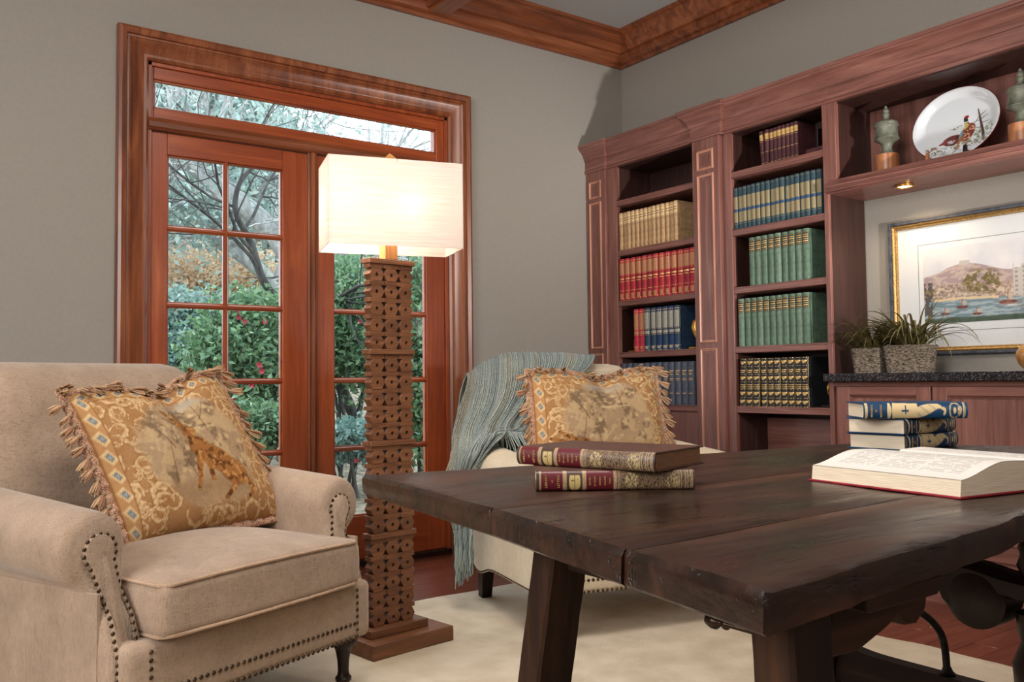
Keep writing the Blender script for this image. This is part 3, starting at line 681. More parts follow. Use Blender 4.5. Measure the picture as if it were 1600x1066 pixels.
def armchair(label,loc,rz,fab,welt,group,turned=True):
    T=thing('armchair',label,'armchair',loc,rz,group)
    # frame / front rail
    mb=MB().rbox((0,.42,.262),(.405,.42,.084),.022,8)
    mb.build('seat_base',fab,T,smooth=60)
    # seat platform above rail (darker reveal under cushion)
    # cushion
    def crown(x,y,z):
        if z>.40: z+=.046*max(0,1-(x/.34)**2)*max(0,1-((y-.30)/.36)**2)
        else: z+=-.0
        y-=.012*max(0,1-(x/.34)**2) if y<.1 else 0
        x+= .010*math.copysign(1,x)*max(0,1-((z-.405)/.08)**2) if abs(x)>.25 else 0
        return x,y,z
    mb=MB().rbox((0,.30,.408),(.325,.325,.064),.020,12,crown)
    cu=mb.build('seat_cushion',fab,T,smooth=60)
    for z in (.466,.352):
        loop=[]; hx,hy,rr=.322,.322,.03
        for cx,cy,a0 in ((hx-rr,hy-rr,0),(-hx+rr,hy-rr,90),(-hx+rr,-hy+rr,180),(hx-rr,-hy+rr,270)):
            for k in range(6):
                a=R(a0+90*k/5); loop.append((cx+rr*math.cos(a),.30+cy+rr*math.sin(a)))
        # densify
        P=[]
        for i in range(len(loop)):
            a=loop[i]; c=loop[(i+1)%len(loop)]; m=max(1,int(math.hypot(c[0]-a[0],c[1]-a[1])/.03))
            for k in range(m): P.append((a[0]+(c[0]-a[0])*k/m,a[1]+(c[1]-a[1])*k/m))
        pts=[crown(x,y,z) for x,y in P]
        pts=[(x,y,z+.001*random.random()) for x,y,_ in pts] if z<.4 else [(x,y,zz+.001*random.random()-.0) for (x,y,zz) in pts]
        MB().tube(pts,.0048,6,closed=True).build('welt',welt,cu,smooth=60)
    # back : leaning rounded slab with soft shoulders
    def bk(x,y,z):
        t=(z-.30)/.72; y+=.13*t
        s=smooth((z-.78)/.26)
        x*=1-.04*s*s
        if z>.80: z-= .060*smooth((abs(x)-.26)/.20)**1.4
        if y<.62+.13*t: y+= -.035*math.exp(-((z-.60)/.2)**2)*max(0,1-(x/.36)**2)
        return x,y,z
    MB().rbox((0,.70,.642),(.435,.105,.358),.095,12,bk).build('backrest',fab,T,smooth=60)
    for s in (-1,1):
        def ring(shrink,y0add):
            out=[]
            cx,cz,r=.405,.553,.088
            # outer lower -> roll -> inner lower
            pts=[]
            for z in (.178,.24,.32,.40,.455): pts.append((.425+ .0*z,z,.385))
            a0=math.atan2(.462-cz,.425-cx)
            for k in range(21):
                a=R(-68)+ (R(248)+R(0))*k/20
                pts.append((cx+r*math.cos(a),cz+r*math.sin(a),cx))
            for z in (.455,.40,.32,.24,.178): pts.append((.335-.012*math.sin(PI*(z-.17)/.3),z,.38))
            for i,(x,z,sk) in enumerate(pts):
                inroll=5<=i<26
                kz=cz if inroll else z
                kx=cx if inroll else .38
                d=math.hypot(x-kx,z-kz); f=max(0,(d-shrink)/d) if d>1e-6 else 1
                X=kx+(x-kx)*f; Z=kz+(z-kz)*f
                Y=.035+.085*smooth((Z-.34)/.16)
                out.append((X,Y+y0add,Z))
            return out
        front=[ring(.030,.002),ring(.014,.006),ring(.004,.018),ring(0,.035)]
        rings=[[ (s*x,y,z) for x,y,z in rg] for rg in front]
        for t in (.25,.5,.75,1):
            base=ring(0,.035); rings.append([(s*(x-.006*math.sin(PI*t)*0),y+(.83-y)*t,z+.05*t*smooth((z-.40)/.15)) for x,y,z in base])
        MB().loft(rings).build('arm',fab,T,smooth=50)
        # narrow front facing outlined by nails
        cx,cz=.405,.553; prof=[]
        def face(off): 
            pts=[]
            for z in (.183,.24,.32,.40,.47): pts.append((.405,z))
            for k in range(15):
                a=R(-50)+R(262)*k/14; pts.append((.394+.040*math.cos(a),.548+.040*math.sin(a)))
            for z in (.47,.40,.32,.24,.183): pts.append((.352,z))
            o_=[]
            for x,z in pts:
                Y=.035+.085*smooth((z-.34)/.16)
                o_.append((s*((x-.3785)*off+.3785 if z<.48 else cx+(x-cx)*off),Y,z))
            return o_
        f1=face(1.0); f2=face(.86)
        r1=[(x,y+.006,z) for x,y,z in f1]; r2=[(x,y-.002,z) for x,y,z in f1]; r3=[(x,y-.007,z) for x,y,z in f2]
        fp=MB().loft([r1,r2,r3]).build('arm_front_panel',fab,T,smooth=50)
        nb=MB()
        for p in along([(x,y-.003,z) for x,y,z in f1],.0175): nailmb(nb,p,(0,-1,-.15))
        tag(nb.build('nailhead_trim',M['nail'],fp,smooth=60),kind='stuff')
    # nail rows on the front rail and the corner
    nb=MB()
    for z in (.188,.228): 
        for p in along([(-.335,.0,z),(.335,.0,z)],.0185): nailmb(nb,p,(0,-1,0),.0062)
    for x in (-.342,.342):
        for p in along([(x,.0,.19),(x,.0,.33)],.019): nailmb(nb,p,(0,-1,0),.0058)
    tag(nb.build('nailhead_trim',M['nail'],T,smooth=60),kind='stuff')
    # outside panels: shaped lower edge
    for s in (-1,1):
        n=26; A=[];B=[]
        for i in range(n+1):
            y=.075+.755*i/n; zb=.176-.035*math.exp(-((y-.66)/.09)**2)+.04*smooth((y-.72)/.10)
            A.append((y,zb)); 
        for x0,x1 in ((s*.420,s*.4275),):
            rg=[[(x0,y,zb),(x1,y,zb),(x1,y,.46),(x0,y,.46)] for y,zb in A]
            pn=MB().loft(rg).build('side_panel',fab,T,smooth=50)
        nb=MB()
        for p in along([(s*.4285,y,zb+.006) for y,zb in A],.009): nailmb(nb,p,(s,0,0),.0038)
        tag(nb.build('nailhead_trim',M['nail'],pn,smooth=60),kind='stuff')
    # legs
    for s in (-1,1):
        prof=[(.0,.0),(.013,0),(.017,.006),(.016,.022),(.012,.03),(.018,.036),(.0235,.042),(.024,.05),(.018,.057),(.016,.07),(.0175,.10),(.022,.125),(.026,.138),(.038,.146),(.042,.156),(.040,.168),(.034,.178),(0,.178)]
        MB().lathe(prof,(s*.345,.058,.012),18,cap=False).build('leg',DARKW['z'],T,smooth=40)
        a=[(s*.36-.022,.75,.012),(s*.36+.022,.75,.012),(s*.36+.022,.80,.012),(s*.36-.022,.80,.012)]
        c=[(s*.36-.03,.72,.19),(s*.36+.03,.72,.19),(s*.36+.03,.785,.19),(s*.36-.03,.785,.19)]
        MB().hexa(a,c).build('leg',DARKW['z'],T,bevel=.003)
    return T
A1=(.832,2.262,0); A2=(2.285,2.325,0); RA1,RA2=22,-13.5
armchair('sand linen armchair with bronze nailheads, left in the photo beside the floor lamp',A1,RA1,M['linen1'],M['welt1'],'rolled-arm armchairs')
armchair('cream linen armchair behind the table with a blue-green throw over its back',A2,RA2,M['linen2'],M['linen2'],'rolled-arm armchairs')

# ------------------------------------------------------------------ tapestry pillows
def tap(u,v,hx,hy,hs,hrot,seed):
    x=u*1.25; y=v
    n1=fbm(x+seed,y,5,4); n2=fbm(x+9+seed,y+3,4,3)
    base=np.tile(L3((164,124,84)),(len(u),1))
    base=mixc(base,(160,112,68),fbm(x,y+5,11,3)*1.2-.3)
    # curling acanthus scrolls: tapering spirals with a dark outline
    rs=np.random.RandomState(int(seed*10)+5); jx=x+.018*(fbm(x,y,22,2)-.5); jy=y+.018*(fbm(x+4,y,22,2)-.5)
    cs=[(rs.rand()*1.25,rs.rand(),.028+.070*rs.rand(),rs.rand()*6.28,1 if rs.rand()>.5 else -1) for _ in range(170)]
    for cx_,cy_,R_,t0,sg in sorted(cs,key=lambda c:-c[2]):
        dx,dy=jx-cx_,jy-cy_; rho=np.hypot(dx,dy); t=((np.arctan2(dy,dx)*sg-t0)%(2*PI))/(2*PI); m=t<.86
        rad=R_*(1-.62*t); w=.017*(R_/.08)*(.35+.65*np.sin(PI*np.clip(t/.86,0,1)))*(1+.35*np.sin(t*46))
        d=np.abs(rho-rad)
        base=mixc(base,(138,90,50),np.clip((w*1.35-d)/.003,0,1)*m*.75); tone=(202,168,122) if rs.rand()>.4 else (184,146,100)
        base=mixc(base,tone,np.clip((w-d)/.003,0,1)*m*.9); base=mixc(base,(216,188,146),np.clip((w*.4-np.abs(rho-rad-w*.3))/.003,0,1)*m*.7)
    # central landscape
    cd=np.hypot((u-.53)/.40,(v-.50)/.47)+.35*(n1-.5)
    inn=np.clip((.92-cd)*8,0,1); scn=np.tile(L3((166,138,108)),(len(u),1))
    tree=fbm(x+2,y+2,9,4)+.1*(v-.4)
    scn=mixc(scn,(126,104,80),(tree+.35*(fbm(x,y,38,3)-.5)-.52)*9); scn=mixc(scn,(192,166,126),(fbm(x+8,y,24,3)-.60)*9); scn=mixc(scn,(184,156,118),(fbm(x+5,y,13,3)-.56)*10)
    scn=mixc(scn,(164,158,146),np.clip((v-.80)*12,0,1)*(fbm(x,y,8,2)>.45))
    scn=mixc(scn,(150,120,88),np.clip((.34-v+.05*(n1-.5))*14,0,1)*.8)
    scn=mixc(scn,(182,150,118),np.clip((.20-v+.08*(n2-.5))*14,0,1)*.8)
    for a in ((.30,.30,.34,.56),(.36,.52,.30,.66),(.62,.60,.60,.84),(.60,.70,.68,.82),(.44,.28,.40,.50)): scn=mixc(scn,(104,72,48),seg(x,y,a[0]*1.25,a[1],a[2]*1.25,a[3],.005,.003)*.8)
    base=base*(1-inn[:,None])+scn*inn[:,None]
    # leaping hare
    c,s=math.cos(R(hrot)),math.sin(R(hrot)); X=((x-hx*1.25)*c+(y-hy)*s)/hs; Y=(-(x-hx*1.25)*s+(y-hy)*c)/hs
    body=np.maximum.reduce([ell(X,Y,0,0,.17,.085,-38,.15),ell(X,Y,-.10,.10,.09,.075,-50,.2),ell(X,Y,.09,-.09,.11,.09,-20,.2),ell(X,Y,-.13,.21,.062,.045,20,.2),
      seg(X,Y,-.17,.25,-.27,.40,.022,.010),seg(X,Y,-.14,.26,-.20,.40,.020,.008),
      seg(X,Y,-.13,.04,-.20,-.10,.030,.016),seg(X,Y,-.20,-.10,-.24,-.16,.016,.014),seg(X,Y,-.07,.02,-.10,-.12,.026,.015),
      seg(X,Y,.10,-.10,.03,-.20,.036,.018),seg(X,Y,.03,-.20,-.05,-.25,.018,.013),seg(X,Y,.15,-.12,.21,-.22,.03,.016),seg(X,Y,.21,-.22,.15,-.26,.016,.012)])
    base=mixc(base,(96,58,30),body); inner=np.clip((fbm(x*1.0,y,30,3)-.30)*6,0,1)*body
    base=mixc(base,(158,106,58),inner*.85); base=mixc(base,(186,136,82),body*np.clip((fbm(x+3,y,45,2)-.62)*9,0,1))
    # border with blue lozenges
    e=np.minimum(np.minimum(u*1.25,(1-u)*1.25),1-v+.0)
    hv=(np.minimum(u,1-u)*1.25<(1-v)); tt=np.where(hv,v,x)
    band=(e<.085)
    bd=np.tile(L3((176,132,88)),(len(u),1)); ph=(tt*8.2)%1; loz=np.abs(ph-.5+ (e-.045)*6)*2.0+np.abs(e-.045)*26
    bd=mixc(bd,(214,184,138),np.clip((.95-loz)*7,0,1)*.85); bd=mixc(bd,(104,114,120),np.clip((.60-loz)*6,0,1)*.9); bd=mixc(bd,(150,160,162),np.clip((.25-loz)*9,0,1))
    bd=mixc(bd,(142,98,58),np.clip((.006-np.abs(e-.083))*400,0,1)); bd=mixc(bd,(142,98,58),np.clip((.005-np.abs(e-.008))*400,0,1))
    base=np.where(band[:,None],bd,base)
    base*= (.86+.22*fbm(x,y,90,2))[:,None]
    return base
def pillow(label,C4,thick,group,hx,hy,hs,hrot,seed,notch):
    TL,TR,BR,BL=[Vector(p) for p in C4]; cen=(TL+TR+BR+BL)/4
    T=thing('tapestry_pillow',label,'pillow',cen,0,group)
    N=((TR-TL).cross(TL-BL)).normalized()
    if N.dot(Vector((0,0,.93))-cen+Vector((0,0,0)))<0 and N.dot(-cen)<0: N=-N
    NU,NV=190,150; rs=np.random.RandomState(seed)
    def base(u,v):
        # u 0..1 left-right, v 0..1 bottom-top ; sides bow inwards
        pin=.035
        uu=.5+(u-.5)*(1-pin*(1-(2*v-1)**2)*1.0); vv=.5+(v-.5)*(1-pin*(1-(2*u-1)**2))
        p=BL.lerp(BR,uu).lerp(TL.lerp(TR,uu),vv)
        dip=notch*math.exp(-((u-.52)/.16)**2)*smooth((v-.55)/.45)
        p=p-(TL-BL).normalized()*dip
        return p
    def bulge(u,v):
        a=max(0,1-abs(2*u-1)**3.2); c=max(0,1-abs(2*v-1)**3.2)
        w=(a*c)**.55
        cr=-.018*math.exp(-((u-.52)/.07)**2)*smooth((v-.45)/.5)*w
        wr=.008*mnoise.noise(Vector((u*5+seed,v*4,0)))*w + .004*math.sin((u*1.2+v*.5)*26+seed)*math.exp(-(min(u,1-u,v,1-v)/.10)**2)*w
        return w*.5*thick+cr+wr
    mb=MB(); mb.grid(lambda u,v:base(u,v)+N*bulge(u,v)-cen,NU,NV)
    fr=mb.build('front_cover',M['tapestry'],T,smooth=80,fixn=False)
    uu,vv=np.meshgrid(np.linspace(0,1,NU),np.linspace(0,1,NV)); setcol(fr,tap(uu.ravel(),vv.ravel(),hx,hy,hs,hrot,seed*.7))
    MB().grid(lambda u,v:base(u,v)-N*bulge(u,v)*.9-cen,40,34,flip=True).build('back_cover',M['linen1'],T,smooth=80,fixn=False)
    # braid: flat wavy band round the edge, tassels hanging off it
    per=[]
    m=60
    for i in range(m): per.append((i/m,1))
    for i in range(m): per.append((1,1-i/m))
    for i in range(m): per.append((1-i/m,0))
    for i in range(m): per.append((0,i/m))
    outp=[]
    for (u,v) in per:
        p=base(u,v); q=base(.5+(u-.5)*.9,.5+(v-.5)*.9); d=(p-q).normalized(); outp.append((p,d))
    rings=[]
    for i,(p,d) in enumerate(outp):
        wv=.0022*math.sin(i*1.3); h=N*(.006+wv)
        rings.append([p-d*.010+h-cen,p+d*.007+h*1.6-cen,p+d*.022+h-cen,p+d*.026-h*.5-cen,p+d*.004-h-cen,p-d*.008-h*.3-cen])
    rings.append(rings[0]); MB().loft(rings,False).build('braid',M['braid'],T,smooth=60)
    # scalloped gimp loops along the braid
    # tassels
    tm=[]
    for k in range(3):
        mb=MB(); mb.lathe([(.002,.004),(.006,.001),(.0075,-.004),(.006,-.009),(.004,-.012)],(0,0,0),8,cap=True)
        for j in range(17):
            a=2*PI*j/17+random.random(); r1=.004+.006*random.random(); L_=.034+.010*random.random()
            mb.tube([(r1*.4*math.cos(a),r1*.4*math.sin(a),-.010),(r1*math.cos(a)*1.1,r1*math.sin(a)*1.1,-.010-L_*.5),(r1*math.cos(a)*1.25,r1*math.sin(a)*1.25,-.010-L_)],[.0016,.0022,.0012],4)
        tm.append(mb.build('tassel',M['tassel'],T,smooth=50))
    cnt=0
    step=4.2; i=0.0
    G=Vector((0,0,-1))
    while i<240:
        p,d=outp[int(i)%240]; side=int(i)//60
        if side!=2:
            fall=(d*(1.1 if side==0 else .8)+G*(.15 if side==0 else .9)+N*(.35)+Vector((rs.rand()-.5,rs.rand()-.5,rs.rand()-.5))*.7)
            if side==0: fall=(d*.10+N*.9+Vector(((rs.rand()-.5)*1.8,(rs.rand()-.5)*.6,(rs.rand()-.5)*.5))+G*.45)
            fall.normalize()
            o=tm[cnt%3] if cnt<3 else tm[cnt%3].copy()
            if cnt>=3: COL.objects.link(o); o.parent=T
            o.location=p+d*.016+N*.006-cen; o.rotation_mode='QUATERNION'; o.rotation_quaternion=(-fall).to_track_quat('Z','Y')
            o.scale=(1.1,1.1,1.0)
            cnt+=1
        i+=step*(.85+.3*rs.rand())
    return T
def locw(O,a,p):
    c,s=math.cos(R(a)),math.sin(R(a)); return (O[0]+p[0]*c-p[1]*s,O[1]+p[0]*s+p[1]*c,p[2])
def pcorner(O,a,uvs,off):
    out=[]; V=Vector((0,.16,.44)).normalized()
    for (u,v),dy in zip(uvs,off):
        q=Vector((0,.36,.48))+V*v; out.append(locw(O,a,(u,q.y+dy,q.z)))
    return out
pillow('tapestry pillow with a leaping hare, on the sand armchair',pcorner((.85,2.27),22,[(-.268,.452),(.262,.515),(.345,.034),(-.170,.015)],[0,.02,-.05,0]),.17,'tapestry pillows',.60,.40,1.0,0,3,.045)
pillow('tapestry pillow with tasselled fringe on the cream armchair',pcorner((2.29,2.33),-13,[(-.245,.512),(.352,.520),(.33,.03),(-.30,.03)],[0,0,0,0]),.17,'tapestry pillows',.53,.16,1.25,35,8,.040)

# ------------------------------------------------------------------ knitted throw over the back of the cream armchair
def catmull(P,t):
    n=len(P)-1; x=t*n; i=min(int(x),n-1); f=x-i
    p0=P[max(i-1,0)];p1=P[i];p2=P[i+1];p3=P[min(i+2,n)]
    return .5*((2*p1)+(-p0+p2)*f+(2*p0-5*p1+4*p2-p3)*f*f+(-p0+3*p1-3*p2+p3)*f**3)
ROWS=[[(.08,.935,.74),(-.15,.945,.72),(-.36,.93,.70),(-.475,.84,.66)],
[(.14,.925,.97),(-.10,.93,.98),(-.30,.92,.95),(-.44,.85,.86)],
[(.18,.80,1.035),(-.08,.80,1.045),(-.27,.80,1.035),(-.43,.79,.955)],
[(.13,.70,1.0),(-.10,.69,1.01),(-.30,.69,.985),(-.455,.72,.90)],
[(.0,.655,.90),(-.17,.63,.88),(-.34,.625,.86),(-.50,.70,.80)],
[(-.13,.59,.79),(-.28,.575,.765),(-.42,.575,.745),(-.535,.68,.70)],
[(-.24,.49,.715),(-.36,.47,.72),(-.47,.48,.71),(-.555,.66,.61)],
[(-.40,.44,.71),(-.47,.44,.69),(-.52,.47,.64),(-.565,.66,.52)],
[(-.50,.45,.60),(-.52,.47,.565),(-.545,.52,.53),(-.57,.64,.44)],
[(-.51,.49,.48),(-.53,.50,.46),(-.55,.54,.44),(-.565,.60,.38)],
[(-.51,.51,.38),(-.53,.52,.36),(-.545,.54,.35),(-.555,.565,.32)]]
def throw():
    T=thing('knitted_throw','blue-green knitted throw draped over the back and left arm of the cream armchair','throw blanket',A2,RA2)
    RW=[[Vector(p) for p in r] for r in ROWS]
    def S(u,v):
        col=[catmull(r,u) for r in RW]; return catmull(col,v)
    def F(u,v):
        p=S(u,v); e=.002
        n=(S(min(u+e,1),v)-S(max(u-e,0),v)).cross(S(u,min(v+e,1))-S(u,max(v-e,0)))
        if n.length>0: n.normalize()
        amp=.002+.020*smooth((v-.25)/.5)
        f=amp*(math.sin(u*30+2.2*math.sin(v*5))*.6+.4*math.sin(u*57+v*7))+.004*mnoise.noise(Vector((u*9,v*14,2)))
        f+=.0020*math.sin(u*150)*(.7+.3*math.sin(v*160))
        return p+n*f+Vector((0,0,.004))
    NU,NV=150,170
    mb=MB().grid(F,NU,NV); o=mb.build('blanket',M['knit'],T,smooth=80,fixn=False)
    uv=o.data.uv_layers.new(name='UVMap'); li=np.zeros(len(o.data.loops),dtype=np.int32); o.data.loops.foreach_get('vertex_index',li)
    uvs=np.zeros((len(li),2),dtype=np.float32); uvs[:,0]=(li%NU)/(NU-1); uvs[:,1]=(li//NU)/(NV-1); uv.data.foreach_set('uv',uvs.ravel())
    s=o.modifiers.new('thick','SOLIDIFY'); s.thickness=.007; s.offset=0
    fr=MB(); fc=[]
    for k in range(95):   # fringe strands from the gathered end
        u=k/94; p=F(u,1.0); L_=.15+.07*random.random()
        dx=(random.random()-.5)*.02; dy=(random.random()-.5)*.03
        pts=[p+Vector((0,0,.012))]; 
        for j in range(1,6): t=j/5; pts.append(p+Vector((dx*t+.004*math.sin(j*2+k),dy*t*.6+(.53-p.y)*.35*t,-L_*t)))
        fr.tube(pts,[.0030,.0032,.003,.003,.0028,.002],5)
    # short fringe along the front edge (u=0) lying over the arm
    for k in range(70):
        v=.56+.30*k/69; p=F(.0,v); q=F(.05,v); d=(p-q).normalized(); L_=.05+.03*random.random()
        pts=[q,p+Vector((0,0,.003)),p+d*L_*.5+Vector((random.uniform(-.006,.006),random.uniform(-.012,.004),-.012)),p+d*L_*.8+Vector((random.uniform(-.008,.008),-.01,-.03-.02*random.random()))]
        fr.tube(pts,[.0026,.0028,.0026,.0018],5)
    f=fr.build('fringe',island('fringe_yarn',[(122,142,144),(160,172,168),(104,124,130),(172,170,150)],.95,.1),T,smooth=50); tag(f,kind='stuff')
throw()

# ------------------------------------------------------------------ floor lamp with carved column
def lamp():
    T=thing('floor_lamp','carved wood column floor lamp with lit rectangular linen shade, between the armchairs','floor lamp',(1.49,2.79,.012),8)
    # local: x along width, front -y
    bs=MB().box(-.171,.171,-.11,.11,0,.052).build('base',CARV['x'],T,bevel=.004)
    MB().box(-.140,.105,-.050,.050,.052,.080).build('plinth',CARV['x'],T,bevel=.003)
    g0=.080; H=1.362-.012-.080; gh=H/4
    pitch=(gh-.020)/5.0; w=.0310; dp=.019; x0c=-.024
    # one carved module: bar + pierced lozenge (outline in xz, extruded along y), with a drilled hole
    def module():
        z=pitch; ht=.0145
        mb=MB()
        # half outline of right side from bottom to top (lozenge part)
        zz=[0,.003,(z-ht)/2,(z-ht)-.003,z-ht]
        hw=[w*.62,w*.64,w*.99,w*.64,w*.62]
        N=16; zc=(z-ht)/2; outer=[]
        right=[(hw[i],zz[i]) for i in range(5)]; left=[(-a,b_) for a,b_ in right[::-1]]
        poly=right+left
        # angular resample so it can be bridged to the hole
        def hit(a):
            dx,dz=math.cos(a),math.sin(a); best=None
            for i in range(len(poly)):
                ax,az=poly[i][0],poly[i][1]-zc; bx_,bz=poly[(i+1)%len(poly)][0],poly[(i+1)%len(poly)][1]-zc
                ex,ez=bx_-ax,bz-az; den=dx*ez-dz*ex
                if abs(den)<1e-12: continue
                t=(ax*ez-az*ex)/den; s_=(ax*dz-az*dx)/den
                if t>0 and -1e-6<=s_<=1+1e-6 and (best is None or t<best): best=t
            return (best*dx,best*dz)
        angs=sorted(set([round(math.atan2(b_-zc,a),5) for a,b_ in poly]+[round(-PI+2*PI*(k+.5)/12,5) for k in range(12)]))
        out=[hit(a) for a in angs]; hr=.0062
        inn=[(hr*math.cos(a),hr*math.sin(a)*1.15) for a in angs]
        n=len(angs)
        rings=[[ (x,-dp,zz_+zc) for x,zz_ in inn],[(x,-dp,zz_+zc) for x,zz_ in out],[(x,dp,zz_+zc) for x,zz_ in out],[(x,dp,zz_+zc) for x,zz_ in inn],[(x,-dp,zz_+zc) for x,zz_ in inn]]
        mb.loft(rings,False)
        mb.box(-w*.975,w*.975,-dp,dp,z-ht,z)
        return mb
    proto=module().build('carved_block',CARV['x'],T,smooth=0,bevel=.0008,seg=1); first=True
    for g in range(4):
        zb=g0+g*gh
        for k in range(5):
            for c in range(3):
                o=proto if first else copyobj(proto,T); first=False
                o.location=(x0c+(c-1)*2*w+random.uniform(-.0006,.0006),random.uniform(-.0015,.0015),zb+k*pitch+random.uniform(-.0004,.0004)); o.rotation_euler=(0,0,random.uniform(-.012,.012))
        MB().box(x0c-3.12*w,x0c+3.12*w,-dp-.008,dp+.008,zb+5*pitch+.001,zb+gh-.001).build('crossbar' if g<3 else 'top_cap',CARV['x'],T,bevel=.002)
    zt=g0+H
    MB().box(-.026+x0c,.026+x0c,-.02,.02,zt,1.52).build('neck',M['neck'],T,bevel=.002)
    # shade frame : local shade rotated relative to the base
    sh=D.objects.new('shade_tmp',None)
    hx,hy,z0,z1=.238,.114,1.400-.012,1.705-.012; ang=R(-15.5-8)
    def rot(x,y): return (x*math.cos(ang)-y*math.sin(ang)+.0,x*math.sin(ang)+y*math.cos(ang)+.02)
    q=[rot(-hx,-hy),rot(hx,-hy),rot(hx,hy),rot(-hx,hy)]; qi=[rot(-hx+.0025,-hy+.0025),rot(hx-.0025,-hy+.0025),rot(hx-.0025,hy-.0025),rot(-hx+.0025,hy-.0025)]
    mb=MB()
    for i in range(4):
        j=(i+1)%4
        mb.hexa([(*q[i],z0),(*q[j],z0),(*qi[j],z0),(*qi[i],z0)],[(*q[i],z1),(*q[j],z1),(*qi[j],z1),(*qi[i],z1)])
    s=mb.build('shade',M['shade'],T,smooth=0)
    rim=MB()
    for z in (z0,z1-.006):
        for i in range(4):
            j=(i+1)%4
            rim.hexa([(*q[i],z),(*q[j],z),(*qi[j],z),(*qi[i],z)],[(*q[i],z+.006),(*q[j],z+.006),(*qi[j],z+.006),(*qi[i],z+.006)])
    c0=rot(0,0)
    sp=MB()
    for e in (rot(-hx,0),rot(hx,0),rot(0,-hy),rot(0,hy)): sp.tube([(c0[0],c0[1],z1-.004),(e[0],e[1],z1-.004)],.002,6)
    sp.build('spider',M['iron'],s)
    MB().loft([[(c0[0]+sx*a,c0[1]+sy*a,z) for sx,sy in ((-1,-1),(1,-1),(1,1),(-1,1))] for a,z in ((.006,z1-.01),(.006,z1+.002),(.028,z1+.004),(.030,z1+.012),(.002,z1+.046))]).build('finial',M['neck'],T,smooth=0)
    for e in (rot(-.10,0),rot(.07,0)):
        MB().lathe([(.0,-.045),(.018,-.032),(.026,-.01),(.024,.012),(.014,.03),(.012,.045),(0,.045)],(e[0],e[1],1.57),14).build('bulb',M['bulb'],T,smooth=60)
M['neck']=wood('pale_oak_neck',(176,118,62),(206,146,84),(224,168,104),axis='z')
M['bulb']=plain('frosted_bulb',(255,244,224),.4,emit=(255,226,184),es=3)
lamp()

